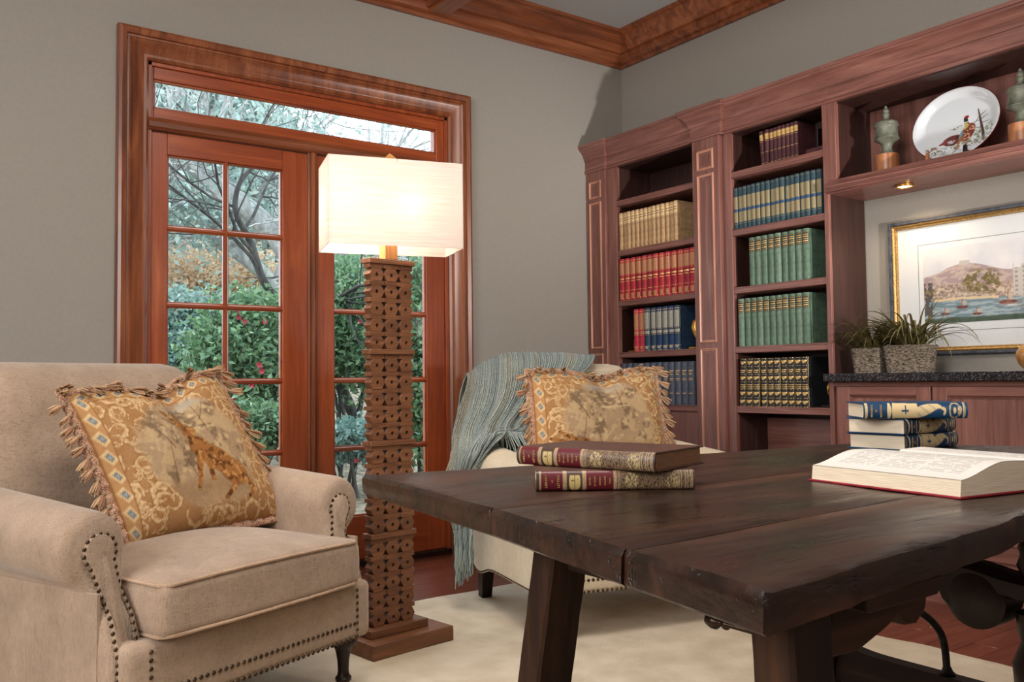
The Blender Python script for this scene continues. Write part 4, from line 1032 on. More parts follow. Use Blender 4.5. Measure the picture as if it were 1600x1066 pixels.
# ------------------------------------------------------------------ old trestle table
def table():
    T=thing('trestle_table','old dark oak trestle table with worn plank top, in the foreground','table',(1.5,1.0,0))
    O=Vector((-1.5,-1.0,0))
    ZT,ZB=.75,.714
    def pl(pts,f):  # polyline sample
        n=len(pts)-1; L=[(Vector(pts[i+1])-Vector(pts[i])).length for i in range(n)]; s=f*sum(L)
        for i in range(n):
            if s<=L[i] or i==n-1: return Vector(pts[i]).lerp(Vector(pts[i+1]),min(1,s/L[i]))
            s-=L[i]
    back=[(.768,1.572),(.95,1.528),(1.69,1.448),(2.15,1.410),(2.34,1.088)]
    m1=[(.694,1.022),(1.5,1.05),(2.345,1.080)]; m2=[(.634,.690),(1.5,.745),(2.42,.80)]
    front=[(.603,.487),(.92,.512),(1.2,.547),(2.46,.67)]
    P=[(back,m1),(m1,m2),(m2,front)]
    for k,(A,Bb) in enumerate(P):
        rings=[]; NS=120
        for i in range(NS+1):
            f=i/NS; a=pl(A,f); c=pl(Bb,f); d=(c-a).normalized()
            a=a+d*.0009; c=c-d*.0009
            def wn(x,s): return mnoise.noise(Vector((x*s,k*3.1,0)))
            wa=.0035+.006*max(0,wn(f,26)) if k==0 else .0012; wc=.0035+.008*max(0,wn(f+4,30)) if k==2 else .0012
            if k==0: a=a+d*.003*wn(f,14)
            if k==2: c=c-d*.006*wn(f,17)-d*.003*wn(f,60)
            e=0
            if i==0 or i==NS: e=.006
            q=[]
            def P3(p,z): 
                z+=.0014*mnoise.noise(Vector((p.x*5,p.y*14,0))); return (p.x+O.x,p.y+O.y,z)
            q.append(P3(a,ZB+e*.5)); q.append(P3(a,ZT-wa*1.6-e)); q.append(P3(a+d*wa*.4,ZT-wa*.5-e*.8)); q.append(P3(a+d*(wa*1.6),ZT-e*.7))
            for t in (.15,.3,.5,.7,.85): q.append(P3(a.lerp(c,t),ZT-e*.7))
            q.append(P3(c-d*(wc*1.6),ZT-e*.7)); q.append(P3(c-d*wc*.4,ZT-wc*.5-e*.8)); q.append(P3(c,ZT-wc*1.6-e)); q.append(P3(c,ZB+e*.5))
            rings.append(q)
            if i==0 or i==NS-1:   # worn end: extra ring just inside
                f2=(i+.12)/NS if i==0 else (NS-.12)/NS
        # round the ends: first ring pulled in
        r0=[tuple(Vector(p)) for p in rings[0]]; r1=[]
        for j in range(len(r0)):
            a=Vector(rings[0][j]); b_=Vector(rings[1][j]); r1.append(tuple(a.lerp(b_,.35)+Vector((0,0,(.0055 if j not in (0,12) else -.003)))))
        rings.insert(1,r1)
        # roughness of the end grain edge
        for j in range(len(rings[0])):
            x,y,z=rings[0][j]; nn=mnoise.noise(Vector((y*38,z*60,k))); rings[0][j]=(x+.004*nn,y,z+(.003*mnoise.noise(Vector((y*55,k,3))) if 0<j<12 else 0))
        MB().loft(rings).build('plank',TABLE['x'],T,smooth=45)
    # crossbeam and bracket under the near end
    def quadleg(name,t0,t1,wx,wy,sh=None):
        # t0 top centre, t1 bottom centre
        rings=[]
        for i in range(25):
            f=i/24; p=Vector(t0).lerp(Vector(t1),f); s=1+.05*math.sin(f*PI)+ (sh(f) if sh else 0)
            hx,hy=wx/2,wy/2*s; c=.004+.002*mnoise.noise(Vector((f*20,t0[0],t0[1])))
            r=[(-hx+c,-hy),(hx-c,-hy),(hx,-hy+c),(hx,hy-c),(hx-c,hy),(-hx+c,hy),(-hx,hy-c),(-hx,-hy+c)]
            rings.append([(p.x+a+O.x,p.y+b_+O.y,p.z) for a,b_ in r])
        return MB().loft(rings[::-1]).build(name,LEGW['z'],T,smooth=35)
    foot=lambda f: .5*math.exp(-((f-.42)/.03)**2)*0+ .25*smooth((f-.86)/.1)
    quadleg('leg',(.783,.972,ZB),(.790,1.135,.012),.066,.047,foot)
    quadleg('leg',(.733,.5575,ZB),(.740,.530,.012),.066,.050,foot)
    quadleg('leg',(2.02,1.405,ZB),(2.02,1.44,.012),.07,.085,lambda f:.12*math.sin(f*38))
    quadleg('leg',(2.05,.68,ZB),(2.06,.56,.012),.07,.085,lambda f:.12*math.sin(f*38))
    MB().box(.77+O.x,.83+O.x,.60+O.y,.95+O.y,ZB-.045,ZB-.001).build('crossbeam',LEGW['y'],T,bevel=.004)
    MB().box(1.98+O.x,2.06+O.x,.62+O.y,1.40+O.y,ZB-.045,ZB-.001).build('crossbeam',LEGW['y'],T,bevel=.004)
    # bracket with scrolled end
    poly=[(.800,.640),(.808,.700),(.825,.7135),(.955,.7135),(.985,.708),(.992,.69),(.985,.662),(.965,.648),(.940,.650),(.928,.662),(.90,.652),(.85,.638)]
    b=MB().prism(poly,.560,.655,fn=lambda x,z,y:(x+O.x,y+O.y,z)); b.build('bracket',LEGW['x'],T,bevel=.003)
    b=MB().prism([(.80,.694),(.80,.7135),(.945,.7135),(.945,.704),(.930,.694)],.515,.545,fn=lambda x,z,y:(x+O.x,y+O.y,z)); b.build('batten',LEGW['x'],T,bevel=.003)
    # low scalloped stretchers (far end one visible)
    def stretcher(x,y0,y1,zt,h):
        n=60; up=[];lo=[]
        for i in range(n+1):
            f=i/n; y=y1+(y0-y1)*f; up.append((y,zt+.012*math.exp(-(f/.08)**2))); lo.append((y,zt-h-.016*abs(math.sin(f*PI*5))+.018))
        rings=[[(x-.022+O.x,y+O.y,zl),(x+.022+O.x,y+O.y,zl),(x+.022+O.x,y+O.y,zu),(x-.022+O.x,y+O.y,zu)] for (y,zu),(_,zl) in zip(up,lo)]
        MB().loft(rings).build('stretcher',LEGW['y'],T,smooth=30,bevel=.002)
    stretcher(2.03,.60,1.39,.235,.095); stretcher(.79,.56,1.22,.20,.09)
    # wrought iron braces
    def brace(pts,r=.0085):
        P=[Vector(p)+O for p in pts]; Q=[catmull(P,i/30) for i in range(31)]
        o=MB().tube(Q,r,8).build('iron_brace',M['iron'],T,smooth=60)
        MB().lathe([(0,0),(.016,0),(.018,.006),(.012,.012),(.009,.02),(0,.02)],tuple(Vector(pts[0])+O+Vector((0,0,-.002))),12).build('iron_collar',M['iron'],o,smooth=40)
    brace([(2.03,1.108,.235),(2.02,1.115,.33),(1.93,1.13,.40),(1.74,1.13,.46),(1.55,1.12,.56),(1.45,1.11,.712)])
    k=MB().lathe([(0,.019),(.006,.017),(.0085,.010),(.0085,.004),(.005,0),(.0035,-.004),(.006,-.007),(.006,-.011),(.003,-.014),(.003,-.065),(0,-.065)],(.742+O.x,.655+O.y,.6665),14,axis='y')
    k.build('iron_bolt',M['knob'],T,smooth=50)
    return T
table()

# ------------------------------------------------------------------ carved armchair, tucked in at the right
def carved():
    T=thing('carved_armchair','dark carved wooden armchair with scrolled arm and turned posts, at the right edge','armchair',(1.55,.25,0))
    O=Vector((-1.55,-.25,0)); W=DARKW
    for s,x in ((0,1.30),(1,1.86)):
        # arm: scrolled front, broad rail running back
        pts=[(x,.675,.600),(x,.690,.612),(x,.688,.632),(x,.668,.643),(x,.64,.640),(x,.60,.634),(x,.45,.626),(x,.28,.630),(x,.10,.640),(x,.02,.645)]
        A=[Vector(p)+O for p in pts]; Q=[catmull(A,i/40) for i in range(41)]
        rings=[]
        for i,q in enumerate(Q):
            t=(Q[min(i+1,40)]-Q[max(i-1,0)]).normalized(); n=Vector((1,0,0)); w=t.cross(n).normalized(); hw,hh=.030,.016
            rings.append([q+n*a*hw+w*c*hh for a,c in ((-1,-.6),(-.7,-1),(.7,-1),(1,-.6),(1,.6),(.7,1),(-.7,1),(-1,.6))])
        arm=MB().loft(rings).build('arm',W['y'],T,smooth=50)
        sc=MB()
        sc.lathe([(0,-.031),(.034,-.031),(.043,-.026),(.043,.026),(.034,.031),(.022,.028),(.014,.033),(0,.035)],(x+O.x,.652+O.y,.612),28,axis='x',cap=False)
        sc.build('scroll',W['x'],arm,smooth=40)
        prof=[(.0,.012),(.026,.012),(.028,.05),(.022,.07),(.030,.09),(.030,.13),(.020,.15),(.024,.20),(.030,.26),(.022,.32),(.018,.34),(.028,.36),(.028,.42),(.020,.44),(.016,.46),(.026,.50),(.028,.53),(.016,.56),(.020,.575),(.022,.60),(0,.61)]
        MB().lathe(prof,(x+O.x,.585+O.y,0),16,cap=False).build('post',W['z'],T,smooth=50)
        MB().lathe([(0,.64),(.016,.642),(.012,.650),(.018,.665),(.013,.68),(.016,.69),(.010,.702),(0,.706)],(x+O.x,.586+O.y,0),14,cap=False).build('finial',W['z'],T,smooth=50)
        MB().lathe([(0,.012),(.024,.012),(.024,.42),(.018,.5),(.026,.62),(.020,.8),(.024,1.0),(.016,1.04),(.024,1.07),(0,1.10)],(x+O.x,.02+O.y,0),14,cap=False).build('post',W['z'],T,smooth=50)
    MB().box(1.28+O.x,1.88+O.x,.0+O.y,.60+O.y,.40,.45).build('seat',W['x'],T,bevel=.01)
    MB().box(1.30+O.x,1.86+O.x,.005+O.y,.035+O.y,.62,1.02).build('backrest',M['braid'],T,bevel=.01)
    for y in (.60,.02): MB().box(1.30+O.x,1.86+O.x,y-.014+O.y,y+.014+O.y,.14,.19).build('stretcher',W['x'],T,bevel=.005)
carved()

# ------------------------------------------------------------------ books on the table
def textmesh(s,size,mat,parent,mtx,name='lettering',ext=.0003,bold=0):
    cu=D.curves.new('txt','FONT'); cu.body=s; cu.size=size; cu.extrude=ext; cu.align_x='CENTER'; cu.align_y='CENTER'; cu.offset=bold; cu.resolution_u=2
    ob=D.objects.new('txt',cu); COL.objects.link(ob); dg=bpy.context.evaluated_depsgraph_get(); dg.update()
    me=D.meshes.new_from_object(ob.evaluated_get(dg)); D.objects.remove(ob); D.curves.remove(cu)
    me.transform(mtx); me.materials.clear(); me.materials.append(mat); me.name=name
    o=D.objects.new(name,me); COL.objects.link(o); o.parent=parent; tag(o,kind='stuff') if len(s)>1 else None
    return o
M['spine']=painted('leather_spine',.42,.5)
def bigbook(label,loc,rz,l,w,t_,cov,paint,group,pages=None,round_=.3):
    T=thing('book',label,'book',loc,rz,group)
    c=.003; r=t_*round_
    mb=MB().box(0,l,0,w,0,c).box(0,l,0,w,t_-c,t_)
    mb.build('cover',cov,T,bevel=.0008)
    MB().box(.004,l-.004,.002,w-.006,c,t_-c).build('page_block',pages or M['paper'],T,smooth=0)
    NU,NV=520,26
    def P(u,v,rr=0):
        a=-PI/2+PI*v; return (l*u,-math.cos(a)*(r+rr)+.001,t_/2+math.sin(a)*(t_/2))
    sp=MB().grid(lambda u,v:P(u,v,0),NU,NV).build('spine',M['spine'],T,smooth=60,fixn=False)
    uu,vv=np.meshgrid(np.linspace(0,1,NU),np.linspace(0,1,NV)); setcol(sp,paint(uu.ravel(),vv.ravel()))
    inner=MB().grid(lambda u,v:P(u,v,-.0022),2,14,flip=True).build('spine_lining',cov,T,fixn=False)
    T['spine_r']=r
    del T['spine_r']
    return T
def brownspine(u,v):
    b=np.tile(L3((70,48,38)),(len(u),1)); y=np.abs(v-.5)
    red=((u>.035)&(u<.165))|((u>.315)&(u<.485)); b[red]=L3((92,22,32))
    for a,c in ((.018,.030),(.166,.192),(.290,.315),(.486,.508)): b=mixc(b,(166,138,104),((u>a)&(u<c))*(.5+.8*fbm(u,v*.2,160,2)))
    # ship vignette
    x=(u-.242)*7.5; z=(v-.5)
    m=ell(x,z,0,-.02,.27,.40,0,.1)*((z<.20))*1.0
    b=mixc(b,(196,172,112),m*.9); b=mixc(b,(74,58,46),m*seg(x,z,.0,-.3,.0,.3,.012)); b=mixc(b,(74,58,46),m*seg(x,z,-.15,.02,.15,.05,.012))
    fil=(u>.51)&(u<.99)&(y<.42); s=np.sin(fbm(u,v*.14,46,2)*64); b=mixc(b,(160,132,98),fil*np.clip(s*2,0,1)*.7)
    cg=ell(u*7.5,v,.60*7.5,.5,.32,.30,0,.3)+ell(u*7.5,v,.86*7.5,.5,.34,.30,0,.3); b=mixc(b,(206,184,128),np.clip(cg,0,1)*(fbm(u,v*.13,160,2)>.50)*.6)
    for a in (.90,.915,.94,.955,.975,.985,.515,.525): b=mixc(b,(200,178,140),np.clip(1-np.abs(u-a)/.0022,0,1))
    b=mixc(b,(186,160,124),np.clip(1-np.abs(y-.40)/.02,0,1)*(u>.51))
    return b
bc=noisy('brown_leather',(72,46,38),(88,58,48),50,.45,.2,700,spec=.4)
def brown_text(T,l,t_,r,words1,words2):
    for (ws,u0,u1,sz) in ((words1,.062,.140,.0056),(words2,.338,.465,.0040)):
        for i,s in enumerate(ws):
            u=u0+(u1-u0)*(i/(len(ws)-1)); 
            m=Matrix.Translation((l*u,-r+.0006,t_/2))@Matrix.Rotation(R(90),4,'X')@Matrix.Rotation(R(90),4,'Z')
            textmesh(s,sz if len(s)>2 else sz*.7,M['gold'],T,m)
lb=bigbook('lower of two brown leather books stacked on the table, dark red spine labels',(.869,1.147,.7508),-35.2,.256,.168,.0315,bc,brownspine,'brown leather books on the table')
brown_text(lb,.256,.0315,.0315*.3,['LIBRARY','OF','LETTERS'],['EDITED','BY MANY','HANDS','VOLUME','TWO'])
ub=bigbook('upper of two brown leather books stacked on the table, gilt spine catching light',(.920,1.262,.7828),-73.5,.272,.166,.0315,bc,brownspine,'brown leather books on the table',noisy('brown_page_edges',(120,84,58),(140,100,70),600,.8,.2,800,stretch=(.05,.05,1)))
brown_text(ub,.272,.0315,.0315*.3,['LIBRARY','OF','LETTERS'],['EDITED','BY MANY','HANDS','VOLUME','ONE'])
def bluespine(u,v):
    b=np.tile(L3((24,64,98)),(len(u),1)); g=(222,196,148); x=u*6.4; y=v
    b=mixc(b,g,((u>.012)&(u<.040)&(np.abs(v-.5)<.44))*(.45+.9*fbm(u,v*.2,200,2)))
    b=mixc(b,g,((u>.955)&(u<.966))); b=mixc(b,g,((u>.972)&(u<.976)))
    # sword-hilt emblem : collar, scabbard, twisted horn
    col=((u>.225)&(u<.32)&(np.abs(v-.5)<.46)&(np.abs(np.sin((u-.225)*68))*.46>np.abs(v-.5)*.82+.04)); b=mixc(b,g,col)
    sc=((u>.305)&(u<.52)&(np.abs(v-.52)<.40-(u-.305)*.35)); b=mixc(b,g,sc)
    cross=((np.abs(x-.405*6.4)<.035)&(np.abs(v-.5)<.24))|((np.abs(v-.5)<.055)&(np.abs(x-.40*6.4)<.22)); b=mixc(b,(24,64,98),cross)
    t=np.clip((u-.36)/.40,0,1); mid=.26+.50*smoothnp(t)-.0; mid=np.where(u>.70,mid-((u-.70)/.08)**2*.25,mid); hw=.04+.22*np.sin(PI*np.clip(t*.92+.06,0,1))
    horn=((u>.36)&(u<.775)&(np.abs(v-mid+.04)<hw)); b=mixc(b,g,horn*(.7+.5*(np.sin((x*9+v*16))>-.6)))
    hook=(np.abs(np.hypot((u-.765)*6.4,v-.47)-.12)<.065)&(u>.765); b=mixc(b,g,hook)
    rr=np.hypot((u-.875)*6.4/.30,(v-.5)/.36); b=mixc(b,g,np.clip(1-np.abs(rr-1)/.22,0,1)*(fbm(u,v*.16,150,2)>.38))
    b=mixc(b,g,ell(x,v,.875*6.4,.5,.09,.13,0,.2)); b=mixc(b,g,ell(x,v,.922*6.4,.5,.13,.20,0,.3)*(fbm(u,v*.16,210,2)>.4))
    return b
def smoothnp(t): return t*t*(3-2*t)
blc=cloth('cover_navy',(26,66,104))
names=['bottom','middle','top']
BB=[(1.986,1.170,.7508,1.0),(1.978,1.166,.7893,2.0),(1.915,1.232,.8278,-42.3)]
for i,(x,y,z,a) in enumerate(BB):
    k=bigbook('navy book with gilt spine, %s of the stack of three on the table'%names[i],(x,y,z),a,.236,.150,.038,blc,bluespine,'navy books stacked on the table')
    for s,u,sz in (('PROGRESS',.078,.0062),('OF',.122,.0052),('NATIONS',.168,.0068)):
        m=Matrix.Translation((.236*u,-.038*.3+.0005,.019))@Matrix.Rotation(R(90),4,'X')@Matrix.Rotation(R(90),4,'Z')
        textmesh(s,sz,M['gold'],k,m,bold=.00015)
def openbook():
    T=thing('open_book','open book with printed pages and red cover lying on the table near right','book',(1.274,.668,.7508),-8.0)
    l=.281; W=.195; red=cloth('cover_red_cloth',(150,30,44))
    # local: x across (0 fore edge left .. W gutter .. 2W), y along spine
    MB().box(-.004,W-.004,-.004,l+.004,0,.0028).box(W+.004,2*W+.004,-.004,l+.004,0,.0028).build('cover',red,T,bevel=.0008)
    MB().loft([[(W-.012+.024*(k/6),y,.0015+.004*math.sin(PI*k/6)) for k in range(7)]+[(W+.012-.024*(k/6),y,.0005) for k in range(7)] for y in (-.004,l+.004)]).build('spine',red,T,smooth=50)
    def top(a):   # height of page surface, a in 0..1 from fore edge to gutter
        return .027+.018*smooth(a/.55)+.004*math.sin(PI*a)-.036*smooth((a-.80)/.20)**1.6
    for s in (0,1):
        nU,nV=230,190
        def S(u,v): 
            x=.004+(W-.006)*u; z=top(u)*(1 if s==0 else .92)
            X=x if s==0 else 2*W-x
            return (X,l*v,z)
        g=MB().grid(S,nU,nV,flip=(s==1)).build('page',M['tapestry'] if False else M['pagep'],T,smooth=60,fixn=False)
        uu,vv=np.meshgrid(np.linspace(0,1,nU),np.linspace(0,1,nV)); u=uu.ravel(); v=vv.ravel()
        b=np.tile(L3((214,208,202)),(len(u),1))
        # lines of type run across the page width; columns stack along the spine
        P_=.0062; line=(np.sin(u*W/P_*2*PI)>.1); blk=(u>.16)&(u<.80)&(((v>.08)&(v<.34))|((v>.37)&(v<.62))|((v>.65)&(v<.90)))
        wd=fbm(v*5+np.floor(u*W/P_)*3.7,np.floor(u*W/P_),9,2)>.36
        para=1>0
        b=mixc(b,(150,147,146),(line&blk&wd)*.6)
        setcol(g,b)
        # block sides
        n=40; body=[]
        for v in (0,1):
            ring=[]
            for i in range(n+1): 
                p=S(i/n,v); ring.append((p[0],l*v,p[2]-.0009))
            xg=W-.002 if s==0 else W+.002; xf=-.0 if s==0 else 2*W
            ring+= [(xg,l*v,.0032),(xf+(.001 if s==0 else -.001),l*v,.0030)]
            body.append(ring)
        MB().loft(body).build('page_block',M['paper'],T,smooth=30)
M['pagep']=painted('printed_page',.85,.1)
openbook()

# ------------------------------------------------------------------ alcove: print, plants, display pieces
def picture():
    T=thing('framed_print','framed harbour print with wide white mat and gilt beaded frame on the alcove wall','picture',(XW,1.76,1.335))
    y0,y1,z0,z1=2.303-1.76,1.217-1.76,1.020-1.335,1.638-1.335
    pr=[(0,0),(0,-.026),(.004,-.030),(.013,-.030),(.016,-.022),(.016,0)]
    path=[(y0,z0),(y0,z1),(y1,z1),(y1,z0)]
    def sw(p,nm,m,par=T): return MB().sweep(p,path,lambda u,v,b_:(b_,u,v),closed=True).build(nm,m,par,smooth=30)
    # left normal of this path points outward or inward depending on handedness: test sign
    sgn=1
    d=Vector((0,1)); n=Vector((-d.y,d.x)); sgn=1 if n.x*( (y1-y0))>0 else -1
    f=lambda P:[(a*sgn,b_) for a,b_ in P]
    fr=sw(f(pr),'frame',M['frameblue'])
    sw(f([(.016,0),(.016,-.022),(.020,-.026),(.025,-.022),(.028,-.017),(.033,-.017),(.036,-.008),(.036,0)]),'gilt_moulding',M['framegold'],fr)
    bd=MB(); ins=.0225
    yy0,yy1,zz0,zz1=y0-ins,y1+ins,z0+ins,z1-ins
    def dots(a,b_,n):
        for i in range(n):
            t=(i+.5)/n; p=Vector(a).lerp(Vector(b_),t); bd.lathe([(0,-.0026),(.0024,-.0010),(.0024,.0010),(0,.0026)],tuple(p),5,axis='x',cap=False)
    dots((-.0255,yy0,zz0),(-.0255,yy1,zz0),150); dots((-.0255,yy0,zz1),(-.0255,yy1,zz1),150); dots((-.0255,yy0,zz0),(-.0255,yy0,zz1),86); dots((-.0255,yy1,zz0),(-.0255,yy1,zz1),86)
    tag(bd.build('beading',M['framegold'],fr,smooth=60),kind='stuff')
    MB().box(-.004,0,y1+.03,y0-.03,z0+.03,z1-.03).build('mat_board',M['mat'],T,smooth=0)
    ln=plain('mat_line',(86,84,92),.8); a,b_,c,d_=2.172-1.76,1.348-1.76,1.124-1.335,1.522-1.335
    m=MB().box(-.0048,-.004,b_,a,d_-.0018,d_).box(-.0048,-.004,b_,a,c,c+.0018).box(-.0048,-.004,a-.0018,a,c,d_).box(-.0048,-.004,b_,b_+.0018,c,d_)
    m.build('mat_line',ln,T,smooth=0)
    a,b_,c,d_=2.147-1.76,1.373-1.76,1.160-1.335,1.497-1.335; NU,NV=330,150
    g=MB().grid(lambda u,v:(-.0055,a+(b_-a)*u,c+(d_-c)*v),NU,NV).build('print',M['print'],T,smooth=0,fixn=False)
    uu,vv=np.meshgrid(np.linspace(0,1,NU),np.linspace(0,1,NV)); u=uu.ravel(); v=vv.ravel(); x=u*2.3
    b=np.tile(L3((206,208,216)),(len(u),1)); b=mixc(b,(236,232,230),fbm(x,v,4,4)*1.4-.4)
    hill=.60+.16*np.exp(-((u-.24)/.16)**2)+.02*fbm(x,v*0,9,3); b=mixc(b,(168,148,150),(v<hill)*1.0); b=mixc(b,(196,178,168),(v<hill)*(fbm(x,v*3,10,3)>.52)*.8)
    b=mixc(b,(190,186,180),((np.abs(u-.24)<.03)&(v>.74)&(v<.80)))
    town=.47+.05*(vn(np.floor(x*26),np.zeros_like(x),1)); tm=(v<town)&(v>.30); b=mixc(b,(176,154,140),tm); b=mixc(b,(206,190,172),tm*(fbm(x,v*1.4,30,2)>.55)); b=mixc(b,(120,98,92),tm*(fbm(x+4,v*1.4,44,2)>.60)*.7)
    bld=(v<.62+.08*vn(np.floor(x*12),np.zeros_like(x),1))&(v>.30)&(u>.50); b=mixc(b,(196,190,184),bld); b=mixc(b,(110,118,120),bld*((np.sin(x*70)>.35)&(np.sin(v*110)>.2))*.7)
    for cu,cv,ru,rv in ((.30,.52,.075,.15),(.38,.50,.06,.16),(.02,.38,.05,.16),(.86,.52,.09,.17),(.66,.40,.05,.07)):
        tr=ell(x,v,cu*2.3,cv,ru*2.3,rv,0,.3)*(fbm(x,v,22,3)>.40); b=mixc(b,(110,98,68),tr); b=mixc(b,(150,132,92),tr*(fbm(x+1,v,40,2)>.55))
    w=(v<.30+.03*np.sin(x*3)); b=mixc(b,(116,140,150),w); b=mixc(b,(164,178,184),w*(fbm(x*.6,v*5,10,3)>.50)); 
    br=(np.abs(v-(.315-.10*np.abs(u-.22)))<.016)&(u>.06)&(u<.42); b=mixc(b,(222,196,160),br)
    for cu,cv,s in ((.22,.20,.05),(.47,.22,.07),(.63,.17,.10),(.74,.15,.10),(.12,.12,.04),(.30,.10,.04),(.90,.2,.08)):
        b=mixc(b,(112,62,54),ell(x,v,cu*2.3,cv,s*1.6,s*.42,0,.2)); b=mixc(b,(150,104,88),seg(x,v,cu*2.3,cv,cu*2.3,cv+s*2.0,.006)); b=mixc(b,(196,182,164),ell(x,v,cu*2.3+.03,cv+s,.03,s*.7,0,.3)*.8)
    b=mixc(b,(74,92,78),np.clip((.07+.02*fbm(x,v,12,2)-v)*40,0,1)); b=mixc(b,(86,80,84),((u<.05)&(v>.1)&(v<.55)&(fbm(x,v,26,3)>.4)))
    setcol(g,b)
    MB().box(-.0105,-.0085,y1+.03,y0-.03,z0+.03,z1-.03).build('glazing',M['picglass'],T,smooth=0)
picture()
def plant(label,c,w,d,h,seed,nb,spread):
    rs=np.random.RandomState(seed); T=thing('basket_plant',label,'potted plant',c,0,'basket plants on the counter')
    rings=[]; n=36; L_=22
    for j in range(L_):
        t=j/(L_-1); s=.86+.14*t; ring=[]
        for i in range(n):
            a=2*PI*i/n; e=.28; cx=math.copysign(abs(math.cos(a))**e,math.cos(a)); sy=math.copysign(abs(math.sin(a))**e,math.sin(a))
            k=1+.032*((j%2)*2-1)*((i%2)*2-1); ring.append((d/2*s*cx*k,w/2*s*sy*k,h*t+.001*math.sin(i*1.7+j)))
        rings.append(ring)
    rings.append([(x*.9,y*.9,z) for x,y,z in rings[-1]]); rings.append([(x*.86,y*.86,h*.8) for x,y,z in rings[-2]])
    MB().loft(rings).build('basket',M['basket'],T,smooth=50)
    protos=[]
    for k in range(6):
        L=[.13,.17,.21,.16,.23,.14][k]; cur=[.9,1.7,2.3,1.4,2.6,.6][k]; wd=[.0038,.0042,.0034,.003,.0036,.0048][k]; rg=[]
        p=Vector((0,0,0)); a=R(70); N=12
        for i in range(N+1):
            t=i/N; ww=wd*(1-t)**.6*(.6+.8*min(1,t*4)) if t<1 else .0003
            nrm=Vector((-math.sin(a),0,math.cos(a)))
            rg.append([tuple(p+Vector((0,-ww,0))),tuple(p-nrm*ww*.5),tuple(p+Vector((0,ww,0)))])
            p=p+Vector((math.cos(a),0,math.sin(a)))*(L/N); a-=cur/N*(.4+1.2*t)
        protos.append(MB().loft(rg,False,False).build('leaf',M['leaf'],T,smooth=60,fixn=False))
    for i in range(nb):
        o=protos[i] if i<6 else protos[i%6].copy()
        if i>=6: COL.objects.link(o); o.parent=T
        az=rs.rand()*2*PI; 
        o.location=(d*.30*math.cos(az)*rs.rand(),w*.34*math.sin(az)*rs.rand(),h*.86); s=spread*(.7+.6*rs.rand())
        # keep the leaves off the wall behind
        if math.cos(az)>.3: s*=.62
        o.rotation_euler=(rs.uniform(-.2,.2),rs.uniform(-.15,.55),az); o.scale=(s,s*1.1,s)
plant('smaller grassy plant in square woven basket, left of the pair on the countertop',(3.645,2.287,.9435),.150,.125,.112,4,150,1.05)
plant('larger grassy plant in square woven basket, right of the pair on the countertop',(3.645,2.108,.9435),.190,.135,.118,9,210,1.25)
def urn(label,c):
    T=thing('urn_finial',label,'ornament',c,0,'urn finials on the display shelf')
    MB().lathe([(0,0),(.050,0),(.051,.004),(.050,.084),(.047,.086),(0,.086)],(0,0,0),28,cap=False).build('wood_base',M['urnbase'],T,smooth=30)
    pr=[(0,.086),(.036,.086),(.037,.091),(.030,.095),(.024,.104),(.021,.118),(.024,.130),(.034,.142),(.048,.150),(.053,.154),(.053,.158),(.046,.160),(.047,.163),(.050,.166),(.048,.170),(.047,.205),(.049,.210),(.052,.213),(.052,.217),(.047,.219),(.049,.226),(.046,.232),(.026,.238),(.016,.244),(.013,.252),(.014,.262),(.017,.266),(.014,.272),(.012,.276),(.014,.284),(.010,.292),(.006,.298),(.007,.302),(.003,.308),(0,.309)]
    MB().lathe(pr,(0,0,0),30,cap=False).build('urn_body',M['urn'],T,smooth=28)
urn('grey-green urn finial on wood block, left of the pheasant plate',(3.655,2.192,1.8325))
urn('grey-green urn finial on wood block, right of the pheasant plate at the frame edge',(3.655,1.618,1.8325))
